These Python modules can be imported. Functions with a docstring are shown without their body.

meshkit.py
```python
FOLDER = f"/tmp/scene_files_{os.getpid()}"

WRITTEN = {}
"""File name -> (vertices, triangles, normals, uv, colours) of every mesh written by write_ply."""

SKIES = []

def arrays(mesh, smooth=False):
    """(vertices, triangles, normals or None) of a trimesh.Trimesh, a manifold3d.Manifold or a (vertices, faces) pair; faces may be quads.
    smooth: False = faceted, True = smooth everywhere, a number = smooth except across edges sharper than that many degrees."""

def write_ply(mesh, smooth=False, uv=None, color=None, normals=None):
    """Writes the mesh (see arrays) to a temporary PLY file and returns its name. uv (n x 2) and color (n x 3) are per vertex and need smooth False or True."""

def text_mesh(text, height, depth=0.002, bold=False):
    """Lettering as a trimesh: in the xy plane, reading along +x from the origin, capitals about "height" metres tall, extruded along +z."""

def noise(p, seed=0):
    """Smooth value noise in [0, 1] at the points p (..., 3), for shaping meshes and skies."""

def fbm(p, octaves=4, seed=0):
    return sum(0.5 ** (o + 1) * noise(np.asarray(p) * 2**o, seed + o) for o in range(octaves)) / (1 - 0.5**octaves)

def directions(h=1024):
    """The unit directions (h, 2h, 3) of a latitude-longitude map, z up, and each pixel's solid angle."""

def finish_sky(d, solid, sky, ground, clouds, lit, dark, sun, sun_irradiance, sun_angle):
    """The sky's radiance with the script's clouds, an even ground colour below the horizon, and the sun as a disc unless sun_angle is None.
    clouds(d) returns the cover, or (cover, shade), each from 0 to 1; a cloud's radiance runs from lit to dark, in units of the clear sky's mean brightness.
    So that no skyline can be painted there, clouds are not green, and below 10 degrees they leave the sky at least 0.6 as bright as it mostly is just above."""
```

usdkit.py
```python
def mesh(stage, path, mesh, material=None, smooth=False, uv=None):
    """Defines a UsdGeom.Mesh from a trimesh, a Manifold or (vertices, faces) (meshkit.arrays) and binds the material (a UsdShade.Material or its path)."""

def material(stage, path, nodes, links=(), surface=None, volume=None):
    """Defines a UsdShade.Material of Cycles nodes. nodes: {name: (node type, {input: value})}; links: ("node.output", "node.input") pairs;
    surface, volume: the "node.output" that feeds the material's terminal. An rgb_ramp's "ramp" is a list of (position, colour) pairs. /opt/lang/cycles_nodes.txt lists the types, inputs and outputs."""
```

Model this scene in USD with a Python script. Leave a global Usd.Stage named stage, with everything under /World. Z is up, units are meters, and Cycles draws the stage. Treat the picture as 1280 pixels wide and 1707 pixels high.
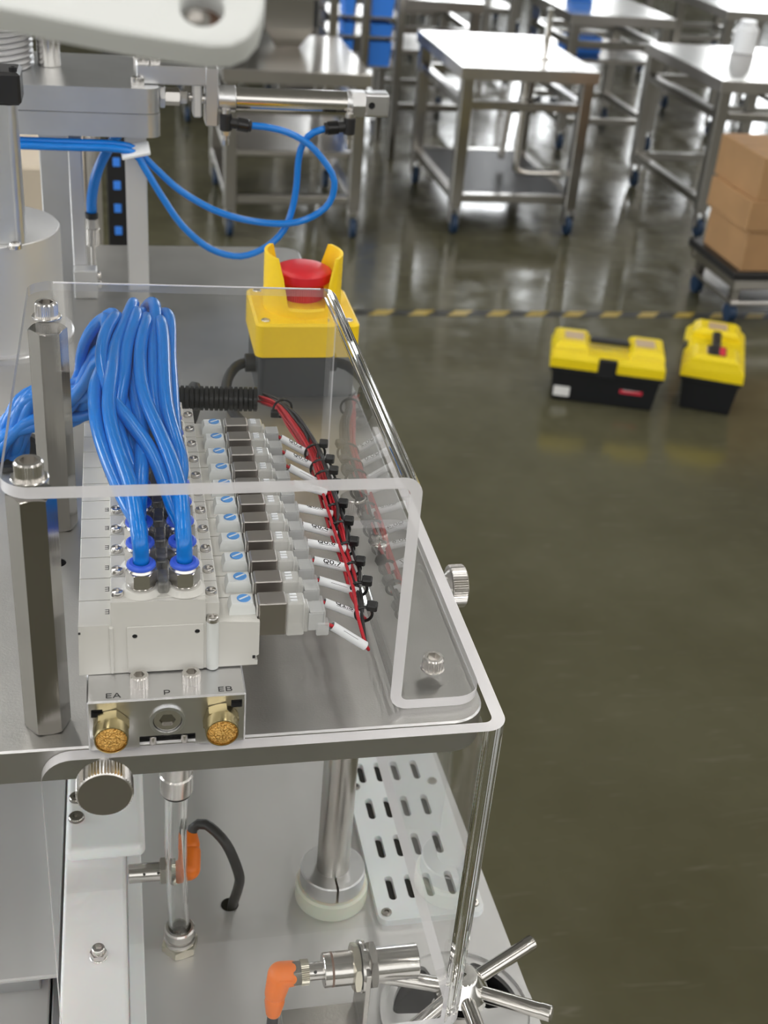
import math, random
import numpy as np, trimesh, usdkit, meshkit
import manifold3d as m3
from shapely.geometry import Polygon, Point, box as sbox, LineString
from shapely import affinity
from shapely.ops import unary_union
from pxr import Usd, UsdGeom, UsdLux, UsdShade, Gf, Sdf

random.seed(4); rng = np.random.default_rng(4)
stage = Usd.Stage.CreateInMemory()
UsdGeom.SetStageUpAxis(stage, 'Z'); UsdGeom.SetStageMetersPerUnit(stage, 1.0)
UsdGeom.Xform.Define(stage, '/World')

# ---------------------------------------------------------------- camera, sky, exposure
OFF = 1.25                      # the machine's deck lies 1.25 m above the hall floor; most numbers below are measured from the deck
yaw, pit, rol = np.radians([13.574, 29.967, 5.044])
fw = np.array([math.sin(yaw)*math.cos(pit), math.cos(yaw)*math.cos(pit), -math.sin(pit)])
r0 = np.cross(fw, [0, 0, 1]); r0 /= np.linalg.norm(r0); u0 = np.cross(r0, fw)
rt = math.cos(rol)*r0 + math.sin(rol)*u0; uu = -math.sin(rol)*r0 + math.cos(rol)*u0
cam = UsdGeom.Camera.Define(stage, '/World/camera')
cam.AddTransformOp().Set(Gf.Matrix4d(*rt, 0, *uu, 0, *(-fw), 0, 0, 0, .35+OFF, 1))
cam.CreateHorizontalApertureAttr(36.0); cam.CreateFocalLengthAttr(2058.8/1280*36)
cam.CreateFStopAttr(21.0); cam.CreateFocusDistanceAttr(.585)
cam.CreateClippingRangeAttr(Gf.Vec2f(.02, 200))
cam.CreateExposureAttr(0.4)

def mat(name, nodes, links=(), surface=None, **k):
    return usdkit.material(stage, '/World/Looks/'+name, nodes, links, surface, **k)

sky = UsdLux.DomeLight.Define(stage, '/World/daylight')
sky.CreateIntensityAttr(.40); sky.CreateColorAttr(Gf.Vec3f(1.0, .985, .955)); sky.CreateExposureAttr(0.0)
WINDOW_LIGHT, LAMP_LIGHT = 9.0, 11.0

# ---------------------------------------------------------------- materials
def pbr(name, col, rough=.5, metal=0., bump=None, var=None, **kw):
    """var: (scale, amount) mottles the colour; bump: (scale, strength, stretch) adds fine relief"""
    n = {'p': ('principled_bsdf', {'base_color': col, 'roughness': rough, 'metallic': metal, **kw})}; l = []
    if var or bump: n['tc'] = ('geometry', {})
    if var:
        n['nv'] = ('noise_texture', {'scale': var[0], 'detail': 4.0})
        n['rv'] = ('rgb_ramp', {'ramp': [(.3, tuple(c*(1-var[1]) for c in col)), (.7, tuple(min(1, c*(1+var[1])) for c in col))]})
        l += [('tc.position', 'nv.vector'), ('nv.fac', 'rv.fac'), ('rv.color', 'p.base_color')]
    if bump:
        n['mp'] = ('mapping', {'scale': bump[2] if len(bump) > 2 else (1, 1, 1)})
        n['nb'] = ('noise_texture', {'scale': bump[0], 'detail': 3.0})
        n['b'] = ('bump', {'strength': bump[1], 'distance': .0005})
        l += [('tc.position', 'mp.vector'), ('mp.vector', 'nb.vector'), ('nb.fac', 'b.height'), ('b.normal', 'p.normal')]
    return mat(name, n, l, 'p.BSDF')

def pane(name, tint, refl=.04, white=0., wcol=(.9, .9, .92), rough=.0, grow=1.):
    """clear sheet: plain transparency with a mirror layer that grows towards grazing angles; white adds a milky part"""
    n = {'t': ('transparent_bsdf', {'color': tint}), 'g': ('glossy_bsdf', {'color': (1, 1, 1), 'roughness': rough}),
         'w': ('layer_weight', {'blend': .5}), 'p': ('math', {'math_type': 'power', 'value2': 5.0}),
         'm': ('math', {'math_type': 'multiply_add', 'value2': (1-refl)*grow, 'value3': refl}),
         'x': ('mix_closure', {})}
    l = [('w.facing', 'p.value1'), ('p.value', 'm.value1'), ('m.value', 'x.fac'), ('g.BSDF', 'x.closure2')]
    if white:
        n['d'] = ('principled_bsdf', {'base_color': wcol, 'roughness': .35}); n['y'] = ('mix_closure', {'fac': white})
        l += [('t.BSDF', 'y.closure1'), ('d.BSDF', 'y.closure2'), ('y.closure', 'x.closure1')]
    else:
        l += [('t.BSDF', 'x.closure1')]
    return mat(name, n, l, 'x.closure')

M = {}
M['deck'] = pbr('anodised_plate', (.50, .495, .48), .42, 1., bump=(900, .12), var=(25, .06))
M['alu'] = pbr('matte_aluminium', (.66, .67, .68), .36, 1., bump=(500, .10), var=(40, .04))
M['alu_fine'] = pbr('fine_aluminium', (.72, .72, .73), .30, 1., bump=(350, .08, (1, 1, 12)))
M['alu_dull'] = pbr('blasted_aluminium', (.70, .70, .695), .5, .8)
M['steel'] = pbr('polished_steel', (.66, .64, .61), .17, 1.)
M['steel_brush'] = pbr('brushed_steel', (.58, .56, .53), .24, 1., bump=(600, .15, (1, 1, .05)))
M['chrome'] = pbr('bright_steel', (.80, .79, .77), .10, 1.)
M['screw'] = pbr('screw_steel', (.68, .66, .635), .22, 1.)
M['hexbar'] = pbr('hex_bar_steel', (.33, .315, .29), .2, 1., bump=(300, .2, (1, 1, .03)))
M['knob_face'] = pbr('turned_steel', (.42, .40, .37), .38, 1.)
M['coil'] = pbr('coil_cover_metal', (.50, .47, .445), .33, 1.)
M['valve'] = pbr('valve_grey_plastic', (.66, .65, .615), .42)
M['valve_white'] = pbr('valve_white_plastic', (.74, .76, .75), .4)
M['acetal'] = pbr('white_acetal', (.90, .905, .91), .38, subsurface_weight=.15, subsurface_scale=.004)
M['nylon'] = pbr('cream_nylon', (.84, .79, .665), .42, subsurface_weight=.3, subsurface_scale=.006)
M['arm'] = pbr('white_coat', (.78, .80, .79), .5)
M['tube'] = pbr('blue_tubing', (.006, .20, .70), .22)
M['ring'] = pbr('blue_release_ring', (.05, .13, .72), .35)
M['disc'] = pbr('blue_slot_disc', (.10, .32, .72), .4)
M['black'] = pbr('black_plastic', (.012, .012, .013), .4)
M['black_gloss'] = pbr('black_gloss_plastic', (.010, .010, .011), .22)
M['rubber'] = pbr('black_rubber', (.018, .018, .020), .45)
M['brown'] = pbr('brown_plate', (.16, .09, .06), .5)
M['dark'] = pbr('recess_shade', (.008, .008, .009), .8)  # near-black: the shade inside holes and recesses is put into the colour
M['red_wire'] = pbr('red_wire', (.50, .008, .02), .35)
M['black_wire'] = pbr('black_wire', (.014, .012, .013), .4)
M['sleeve'] = pbr('white_sleeve', (.82, .84, .87), .35)
M['ink'] = pbr('black_ink', (.02, .02, .022), .6)
M['yellow'] = pbr('yellow_plastic', (.97, .66, .010), .4)
M['red'] = pbr('red_plastic', (.62, .012, .022), .38)
M['estop_grey'] = pbr('dark_grey_plastic', (.045, .048, .053), .45)
M['orange'] = pbr('orange_plastic', (.90, .19, .002), .4)
M['brass'] = pbr('brass', (.56, .47, .25), .26, 1.)
M['nickel'] = pbr('nickel_brass', (.74, .70, .58), .22, 1.)
M['bronze'] = mat('sintered_bronze', {'tc': ('geometry', {}), 'v': ('voronoi_texture', {'scale': 1500.0}), 'r': ('rgb_ramp', {'ramp': [(0, (1.0, .70, .26)), (.6, (.82, .46, .12)), (1, (.35, .16, .03))]}),
    'b': ('bump', {'strength': .9, 'distance': .0006, 'invert': True}), 'p': ('principled_bsdf', {'metallic': .75, 'roughness': .38})},
    [('tc.position', 'v.vector'), ('v.distance', 'r.fac'), ('r.color', 'p.base_color'), ('v.distance', 'b.height'), ('b.normal', 'p.normal')], 'p.BSDF')
M['card'] = pbr('cardboard', (.40, .23, .105), .75, var=(6, .10))
M['tape_tan'] = pbr('packing_tape', (.52, .38, .24), .4)
M['stainless'] = pbr('stainless_sheet', (.52, .50, .475), .25, 1., var=(3, .08))
M['stainless_dark'] = pbr('stainless_tube', (.36, .345, .32), .25, 1.)
M['caster_blue'] = pbr('blue_caster', (.008, .03, .075), .5)
M['toolbox_yellow'] = pbr('toolbox_yellow', (.86, .66, .006), .4)
M['toolbox_black'] = pbr('toolbox_black', (.008, .009, .012), .45)
M['sticker'] = pbr('white_sticker', (.75, .75, .74), .5)
M['sticker_red'] = pbr('red_sticker', (.62, .02, .05), .5)
M['blue_bin'] = pbr('blue_bin', (.05, .27, .95), .45)
M['wall'] = pbr('hall_wall', (.085, .08, .066), .8)
M['ceiling'] = pbr('hall_ceiling', (.30, .295, .27), .8)
M['tape_black'] = pbr('tape_black', (.022, .022, .018), .5)
M['tape_yellow'] = pbr('tape_yellow', (.38, .27, .035), .4)
M['acrylic'] = pane('clear_acrylic', (.985, .987, .985), .055)
M['acrylic_back'] = pane('clear_acrylic_back', (.99, .99, .99), .012, grow=.02)
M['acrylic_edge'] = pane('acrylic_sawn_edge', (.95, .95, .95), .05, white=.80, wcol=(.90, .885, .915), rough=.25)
M['acrylic_bend'] = pbr('acrylic_bend', (.96, .965, .96), .02, transmission_weight=1.0, ior=1.49)
M['pale_carton'] = pbr('pale_carton', (.62, .54, .43), .7)
M['tray'] = pbr('grey_tray', (.50, .495, .485), .4)
M['acrylic_rear'] = pane('acrylic_rear_edge', (.97, .97, .97), .06, white=.15, wcol=(.92, .92, .94), rough=.2)
M['clear_plastic'] = pane('clear_moulding', (.97, .97, .96), .12, white=.38, wcol=(.98, .98, .96), rough=.08)
M['plug_plastic'] = pane('grey_translucent_plug', (.92, .92, .92), .06, white=.62, wcol=(.74, .75, .75), rough=.2)
M['smoke'] = pane('smoky_window', (.5, .49, .47), .08, white=.25, wcol=(.5, .5, .48), rough=.05)
M['clear_tube'] = pane('clear_tubing', (.97, .97, .97), .08, white=.03, wcol=(.9, .9, .9), rough=.02)
M['window_glow'] = mat('bright_window', {'e': ('emission', {'color': (.95, .98, 1.0), 'strength': WINDOW_LIGHT})}, surface='e.emission')
M['lamp_glow'] = mat('lamp_diffuser', {'e': ('emission', {'color': (1.0, .97, .92), 'strength': LAMP_LIGHT})}, surface='e.emission')
M['floor'] = mat('epoxy_floor', {'tc': ('geometry', {}),
    'n1': ('noise_texture', {'scale': 1.3, 'detail': 5.0, 'roughness': .6}), 'n2': ('noise_texture', {'scale': 9.0, 'detail': 6.0}),
    'mp': ('mapping', {'scale': (3.0, 26.0, 1.0), 'rotation': (0, 0, .6)}), 'n3': ('noise_texture', {'scale': 2.2, 'detail': 4.0, 'distortion': 1.2}),
    'r1': ('rgb_ramp', {'ramp': [(.32, (.070, .065, .035)), (.55, (.095, .090, .053)), (.75, (.114, .108, .068))]}),
    'r3': ('rgb_ramp', {'ramp': [(.62, (0, 0, 0)), (.74, (.55, .55, .55))]}),
    'r2': ('rgb_ramp', {'ramp': [(.3, (.11, .11, .11)), (.75, (.21, .21, .21))]}),
    'mx': ('mix_color', {'b': (.15, .14, .105)}), 'p': ('principled_bsdf', {'specular_ior_level': .36}),
    'b': ('bump', {'strength': .05, 'distance': .004})},
    [('tc.position', 'n1.vector'), ('tc.position', 'n2.vector'), ('tc.position', 'mp.vector'), ('mp.vector', 'n3.vector'), ('n1.fac', 'r1.fac'), ('n3.fac', 'r3.fac'), ('r3.color', 'mx.fac'),
     ('r1.color', 'mx.a'), ('mx.result', 'p.base_color'), ('n2.fac', 'r2.fac'), ('r2.color', 'p.roughness'), ('n2.fac', 'b.height'), ('b.normal', 'p.normal')], 'p.BSDF')

# ---------------------------------------------------------------- mesh helpers
def V(*a): return np.array(a, float)
def unit(v): v = np.asarray(v, float); return v/np.linalg.norm(v)
def frame(d, up=None):
    z = unit(d); up = V(0, 0, 1) if up is None else np.asarray(up, float)
    if abs(z @ unit(up)) > .98: up = V(0, 1, 0) if abs(z[1]) < .9 else V(1, 0, 0)
    x = unit(np.cross(up, z)); y = np.cross(z, x)
    return x, y, z
def place(mesh, p, d=(0, 0, 1), up=None):
    """moves a mesh so that its +z points along d and its origin lies at p; up sets where its +y leans"""
    x, y, z = frame(d, up); T = np.eye(4); T[:3, 0], T[:3, 1], T[:3, 2], T[:3, 3] = x, y, z, p
    m = mesh.copy(); m.apply_transform(T); return m
def cat(*ms): return trimesh.util.concatenate([m for m in ms if m is not None])
def mf(t): t = t.copy(); t.merge_vertices(); return m3.Manifold(m3.Mesh(np.asarray(t.vertices, np.float32), np.asarray(t.faces, np.uint32)))
def tm(m): k = m.to_mesh(); return trimesh.Trimesh(k.vert_properties[:, :3], k.tri_verts, process=False)
def cut(a, *bs):
    r = mf(a)
    for b in bs: r = r - mf(b)
    return tm(r)
def hullof(pts): return trimesh.convex.convex_hull(np.asarray(pts, float))
def bx(x0, x1, y0, y1, z0, z1, c=.0006):
    """a box with chamfered edges"""
    c = min(c, .45*min(x1-x0, y1-y0, z1-z0)); p = []
    for sx in (0, 1):
        for sy in (0, 1):
            for sz in (0, 1):
                X, Y, Z = (x0, x1)[sx], (y0, y1)[sy], (z0, z1)[sz]; a, b, d = (1-2*sx)*c, (1-2*sy)*c, (1-2*sz)*c
                p += [(X, Y+b, Z+d), (X+a, Y, Z+d), (X+a, Y+b, Z)]
    return hullof(p)
def rbx(x0, x1, y0, y1, z0, z1, r=.002, k=3):
    """a box with rounded edges (hull of spheres)"""
    r = min(r, .49*min(x1-x0, y1-y0, z1-z0)); s = trimesh.creation.icosphere(k-1, r).vertices
    return hullof(np.vstack([s+[x, y, z] for x in (x0+r, x1-r) for y in (y0+r, y1-r) for z in (z0+r, z1-r)]))
def lathe(prof, p=(0, 0, 0), d=(0, 0, 1), n=32):
    """a profile of (radius, height) turned about an axis through p along d"""
    prof = np.asarray(prof, float); a = np.arange(n)*2*np.pi/n; k = len(prof)
    v = np.stack([np.outer(prof[:, 0], np.cos(a)), np.outer(prof[:, 0], np.sin(a)), np.repeat(prof[:, 1:], n, 1)], -1).reshape(-1, 3)
    f = []
    for i in range(k-1):
        for j in range(n):
            A, B, C, D = i*n+j, i*n+(j+1) % n, (i+1)*n+(j+1) % n, (i+1)*n+j
            f += [(A, B, C), (A, C, D)]
    m = trimesh.Trimesh(v, f, process=False); m.merge_vertices(); m.update_faces(m.nondegenerate_faces()); 
    return place(m, p, d)
def cyl(r, h, p=(0, 0, 0), d=(0, 0, 1), c=.0004, n=32):
    c = min(c, r*.4, h*.4)
    return lathe([(0, 0), (r-c, 0), (r, c), (r, h-c), (r-c, h), (0, h)], p, d, n)
def pipe(ro, ri, h, p=(0, 0, 0), d=(0, 0, 1), n=32):
    return lathe([(ri, 0), (ro, 0), (ro, h), (ri, h), (ri, 0)], p, d, n)
def ext(poly, h, p=(0, 0, 0), d=(0, 0, 1), up=None, c=0.):
    """a flat outline made h thick; c chamfers the rim on both sides"""
    if c:
        a = trimesh.creation.extrude_polygon(poly, h-2*c, engine='earcut'); a.apply_translation([0, 0, c])
        inner = poly.buffer(-c, join_style=2); b = trimesh.creation.extrude_polygon(inner, h, engine='earcut'); m = hullof(np.vstack([a.vertices, b.vertices]))
    else: m = trimesh.creation.extrude_polygon(poly, h, engine='earcut')
    return place(m, p, d, up)
def plate(poly, h, c=.0004):
    """extrusion with chamfered rims for outlines that are not convex, holes allowed"""
    def ring(pl, z): return [np.c_[np.array(r.coords)[:-1], np.full(len(r.coords)-1, z)] for r in [pl.exterior, *pl.interiors]]
    m = trimesh.creation.extrude_polygon(poly, h, engine='earcut')
    return m
def hexp(af): r = af/math.sqrt(3); return Polygon([(r*math.cos(k*math.pi/3), r*math.sin(k*math.pi/3)) for k in range(6)])
def circ(r, n=40): return Polygon([(r*math.cos(k*2*math.pi/n), r*math.sin(k*2*math.pi/n)) for k in range(n)])
def knurl(r, n=44, t=.0004): return Polygon([((r-t*(k % 2))*math.cos(k*math.pi/n), (r-t*(k % 2))*math.sin(k*math.pi/n)) for k in range(2*n)])
def rrect(x0, x1, y0, y1, r, q=8): return sbox(x0+r, y0+r, x1-r, y1-r).buffer(r, quad_segs=q)
def nut(af, h, p=(0, 0, 0), d=(0, 0, 1), bore=0., turn=0., up=None):
    """hexagon nut with rounded corners"""
    r = af/math.sqrt(3); a = ext(affinity.rotate(hexp(af), turn), h); b = lathe([(0, 0), (af/2*.98, 0), (r*1.01, (r-af/2)*.6), (r*1.01, h-(r-af/2)*.6), (af/2*.98, h), (0, h)], n=36)
    m = mf(a) ^ mf(b)
    if bore: m = m - mf(cyl(bore, h*3, (0, 0, -h), c=0))
    return place(tm(m), p, d, up)
def cap_screw(r=.005, h=.006, p=(0, 0, 0), d=(0, 0, 1), socket=None, teeth=36):
    """socket head: knurled head with a chamfered top and a hexagon socket"""
    s = socket or r*1.05
    a = mf(ext(knurl(r, teeth, r*.06), h)) ^ mf(lathe([(0, 0), (r*1.05, 0), (r*1.05, h-r*.22), (r*.86, h), (0, h)], n=36))
    a = a - mf(ext(hexp(s), h, (0, 0, h*.45)))
    return place(tm(a), p, d)
def pan_screw(r=.0022, h=.0018, p=(0, 0, 0), d=(0, 0, 1), up=None, cross=True):
    a = mf(lathe([(0, 0), (r, 0), (r, h*.55), (r*.86, h*.9), (r*.4, h), (0, h)], n=24))
    if cross:
        w = r*.2
        for q in (sbox(-w, -r*.65, w, r*.65), sbox(-r*.65, -w, r*.65, w)): a = a - mf(ext(q, h, (0, 0, h*.5)))
    return place(tm(a), p, d, up)
def catmull(P, step=.004):
    P = np.asarray(P, float); Q = np.vstack([2*P[0]-P[1], P, 2*P[-1]-P[-2]]); out = []
    for i in range(1, len(Q)-2):
        a, b, c, d = Q[i-1], Q[i], Q[i+1], Q[i+2]; n = max(2, int(np.linalg.norm(c-b)/step))
        t = (np.arange(n)/n)[:, None]
        out.append(.5*((2*b)+(c-a)*t+(2*a-5*b+4*c-d)*t*t+(3*b-a-3*c+d)*t**3))
    return np.vstack([*out, P[-1:]])
def sweep(P, r, n=12, step=.004, smooth=True, closed=False):
    """a round tube along points"""
    P = catmull(P, step) if smooth else np.asarray(P, float)
    T = np.gradient(P, axis=0); T /= np.linalg.norm(T, axis=1, keepdims=True)
    x = frame(T[0])[0]; X = []
    for t in T: x = unit(x - t*(x @ t)); X.append(x)
    X = np.array(X); Y = np.cross(T, X); a = np.arange(n)*2*np.pi/n
    rr = np.broadcast_to(r, len(P))[:, None, None]
    v = (P[:, None]+rr*(np.cos(a)[None, :, None]*X[:, None]+np.sin(a)[None, :, None]*Y[:, None])).reshape(-1, 3)
    k = len(P); i, j = np.meshgrid(np.arange(k-1), np.arange(n), indexing='ij')
    A, B, C, D = i*n+j, i*n+(j+1) % n, (i+1)*n+(j+1) % n, (i+1)*n+j
    f = np.vstack([np.stack([A, B, C], -1).reshape(-1, 3), np.stack([A, C, D], -1).reshape(-1, 3)])
    v = np.vstack([v, P[0], P[-1]])
    caps = [(k*n, (q+1) % n, q) for q in range(n)]+[(k*n+1, (k-1)*n+q, (k-1)*n+(q+1) % n) for q in range(n)]
    return trimesh.Trimesh(v, np.vstack([f, caps]), process=False)
def bar(p, q, w, h=None, c=.0006, up=None):
    """a square bar from p to q"""
    p, q = np.asarray(p, float), np.asarray(q, float); h = h or w; L = np.linalg.norm(q-p)
    return place(bx(-w/2, w/2, -h/2, h/2, 0, L, c), p, q-p, up)
def lettering(text, h, p, right=(1, 0, 0), up=(0, 1, 0), depth=.00012, bold=False, spread=1.):
    m = meshkit.text_mesh(text, h, depth, bold); m.apply_scale([spread, 1, 1])
    m.apply_translation([-m.bounds.mean(0)[0], -h/2, 0]); R = np.eye(4); R[:3, 0], R[:3, 1] = unit(right), unit(up); R[:3, 2] = np.cross(unit(right), unit(up)); R[:3, 3] = p
    m.apply_transform(R); return m
def bent(poly, cuts, path, thick, bends=(), mirror=None):
    """a sheet bent out of a flat outline: path(s, v, t) gives the place of length s, breadth v, depth t. Returns the two faces and the sawn rim."""
    fs, vs, n = [], [], 0; s0, _, s1, _ = poly.bounds
    cuts = sorted({s0-1, *[c for c in cuts if s0 < c < s1], s1+1})
    for a, b in zip(cuts, cuts[1:]):
        g = poly.intersection(sbox(a, -9, b, 9))
        for q in getattr(g, 'geoms', [g]):
            if q.geom_type != 'Polygon' or q.area < 1e-12: continue
            v, f = trimesh.creation.triangulate_polygon(q, engine='earcut'); vs.append(np.asarray(v)); fs.append(np.asarray(f)+n); n += len(v)
    v, f = np.vstack(vs), np.vstack(fs)
    o, i = path(v[:, 0], v[:, 1], 0.), path(v[:, 0], v[:, 1], thick)
    mid = v[f][:, :, 0].mean(1); inb = np.zeros(len(f), bool)
    for a, b in bends: inb |= (mid > a) & (mid < b)
    mirror = mirror or (lambda s_: s_ < -9)     # where the outer face is the mirroring one; elsewhere the inner face is
    ou = mirror(mid); vo, n = np.vstack([o, i]), len(v)
    fo, fi = f, f[:, ::-1]+n; b_, nb = inb, ~inb
    pick = lambda g: trimesh.Trimesh(vo, g, process=False)
    faces = [('sheet', pick(np.vstack([fo[nb & ou], fi[nb & ~ou]])), 'acrylic'), ('far_face', pick(np.vstack([fi[nb & ou], fo[nb & ~ou]])), 'acrylic_back'), ('bend', pick(np.vstack([fo[b_], fi[b_]])), 'acrylic_bend')]
    e = np.array(poly.segmentize(.0012).exterior.coords); O, I = path(e[:, 0], e[:, 1], 0.), path(e[:, 0], e[:, 1], thick); k = len(e); q = np.arange(k-1)
    rim = trimesh.Trimesh(np.vstack([O, I]), np.vstack([np.c_[q, q+k, q+k+1], np.c_[q, q+k+1, q+1]]), process=False)
    return faces, rim

# ---------------------------------------------------------------- things and parts
used = {}
def numbered(parent, name):
    k = used.get((parent, name), 0); used[(parent, name)] = k+1
    return f'{parent}/{name}' if k == 0 else f'{parent}/{name}_{k:03d}'
def keys(p, **k):
    for a, b in k.items():
        if b: p.SetCustomDataByKey(a, b)
class T:
    """a thing: an Xform at its base whose children are its parts; meshes are given in deck coordinates"""
    def __init__(s, name, label, category, loc, rz=0., group=None, kind=None):
        s.path = numbered('/World', name); s.loc = np.asarray(loc, float)
        s.x = UsdGeom.Xform.Define(stage, s.path); s.x.AddTranslateOp().Set(Gf.Vec3d(float(loc[0]), float(loc[1]), float(loc[2])+OFF))
        if rz: s.x.AddRotateZOp().Set(rz)
        keys(s.x.GetPrim(), label=label, category=category, group=group, kind=kind)
    def add(s, name, mesh, m, parent=None, smooth=30, label=None, local=False):
        q = mesh.copy()
        if not local: q.apply_translation(-s.loc)
        path = numbered(parent or s.path, name); g = usdkit.mesh(stage, path, q, M[m] if isinstance(m, str) else m, smooth)
        if label: keys(g.GetPrim(), label=label)
        return path
def dup(first, label, loc, rz=0., group=None):
    old = first.x.GetPrim(); cd = old.GetCustomData()
    p = numbered('/World', old.GetName()); x = UsdGeom.Xform.Define(stage, p); x.AddTranslateOp().Set(Gf.Vec3d(float(loc[0]), float(loc[1]), float(loc[2])+OFF))
    if rz: x.AddRotateZOp().Set(rz)
    pr = x.GetPrim(); keys(pr, label=label, category=cd['category'], group=group or cd.get('group'))
    pr.GetReferences().AddInternalReference(old.GetPath()); pr.SetInstanceable(True)
    return x
def struct(name, mesh, m, smooth=False):
    p = numbered('/World', name); q = mesh.copy(); q.apply_translation([0, 0, OFF]); g = usdkit.mesh(stage, p, q, M[m], smooth); keys(g.GetPrim(), kind='structure'); return g

# ---------------------------------------------------------------- the hall
FZ = -OFF
struct('floor', bx(-9, 16, -6, 18, FZ-.1, FZ, .001), 'floor')
struct('ceiling', bx(-9, 16, -6, 18, 4.4, 4.5, .001), 'ceiling')
wins = [(-6.6, .8), (-4.8, .8), (-3.2, .6), (2.75, .16), (3.3, .2), (4.15, .2), (4.75, .65), (5.45, .65), (5.95, .18), (6.5, .18), (7.4, .2), (8.8, 1.0), (10.2, 1.0), (11.6, .4), (13.8, .5)]
wtop = lambda w: 2.45 if .6 < w < 1.1 else 3.7
wp = sbox(-9, FZ, 16, 4.4)
for x, w in wins: wp = wp.difference(sbox(x-w/2, .2, x+w/2, wtop(w)))
m = trimesh.creation.extrude_polygon(wp, .2, engine='earcut'); struct('wall_back', place(m, (0, 17.2, 0), (0, -1, 0), (0, 0, 1)) if False else trimesh.Trimesh(np.c_[m.vertices[:, 0], 17+m.vertices[:, 2], m.vertices[:, 1]], m.faces[:, ::-1]), 'wall')
for x, w in wins:
    wn = struct('window', bx(x-w/2, x+w/2, 17.08, 17.1, .2, wtop(w), .001), 'window_glow')
struct('wall_front', bx(-9, 16, -6.2, -6, FZ, 1.0, .001), 'ceiling'); struct('wall_right', bx(16, 16.2, -6, 17, FZ, 1.9, .001), 'ceiling')  # unseen low walls, added and sized to cut low-angle skylight
struct('wall_left', bx(-9.2, -9, -1, 18, FZ, 4.4, .001), 'wall')
for y in (1.5, 5.0, 9.0): struct('window', bx(-9.0, -8.98, y-.9, y+.9, .2, 3.4, .001), 'window_glow')  # unseen glowing panes added to give the pillars highlights from the left
for ix, x in enumerate((-4.5, -1.2, 2.1, 5.4, 8.7, 12.0)):
    for iy, y in enumerate((-4.4, -1.6, 1.4, 4.4)):
        t = T('ceiling_light', None, None, (x, y, 4.4), kind='structure')
        t.add('housing', bx(x-.22, x+.22, y-.85, y+.85, 4.33, 4.4, .01), 'ceiling'); t.add('diffuser', bx(x-.18, x+.18, y-.81, y+.81, 4.31, 4.329, .004), 'lamp_glow')

# hazard tape on the floor: black band with slanting yellow stripes
t = T('hazard_tape', 'yellow and black striped warning tape stuck across the floor behind the machine', 'floor tape', (1.5, 4.09, FZ))
ty = lambda x: 4.103-(x-.838)*.0196
t.add('black_band', hullof([(x, ty(x)+s*.026, z) for x in (-.9, 2.75) for s in (-1, 1) for z in (FZ+.0002, FZ+.0009)]), 'tape_black', smooth=False)
for k in range(25):
    x = -.86+k*.145
    t.add('yellow_stripe', hullof([(x+dx+(.045 if s > 0 else 0)-.02, ty(x)+s*.0255, z) for dx in (0, .07) for s in (1, -1) for z in (FZ+.0009, FZ+.0012)]), 'tape_yellow', smooth=False)

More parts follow.
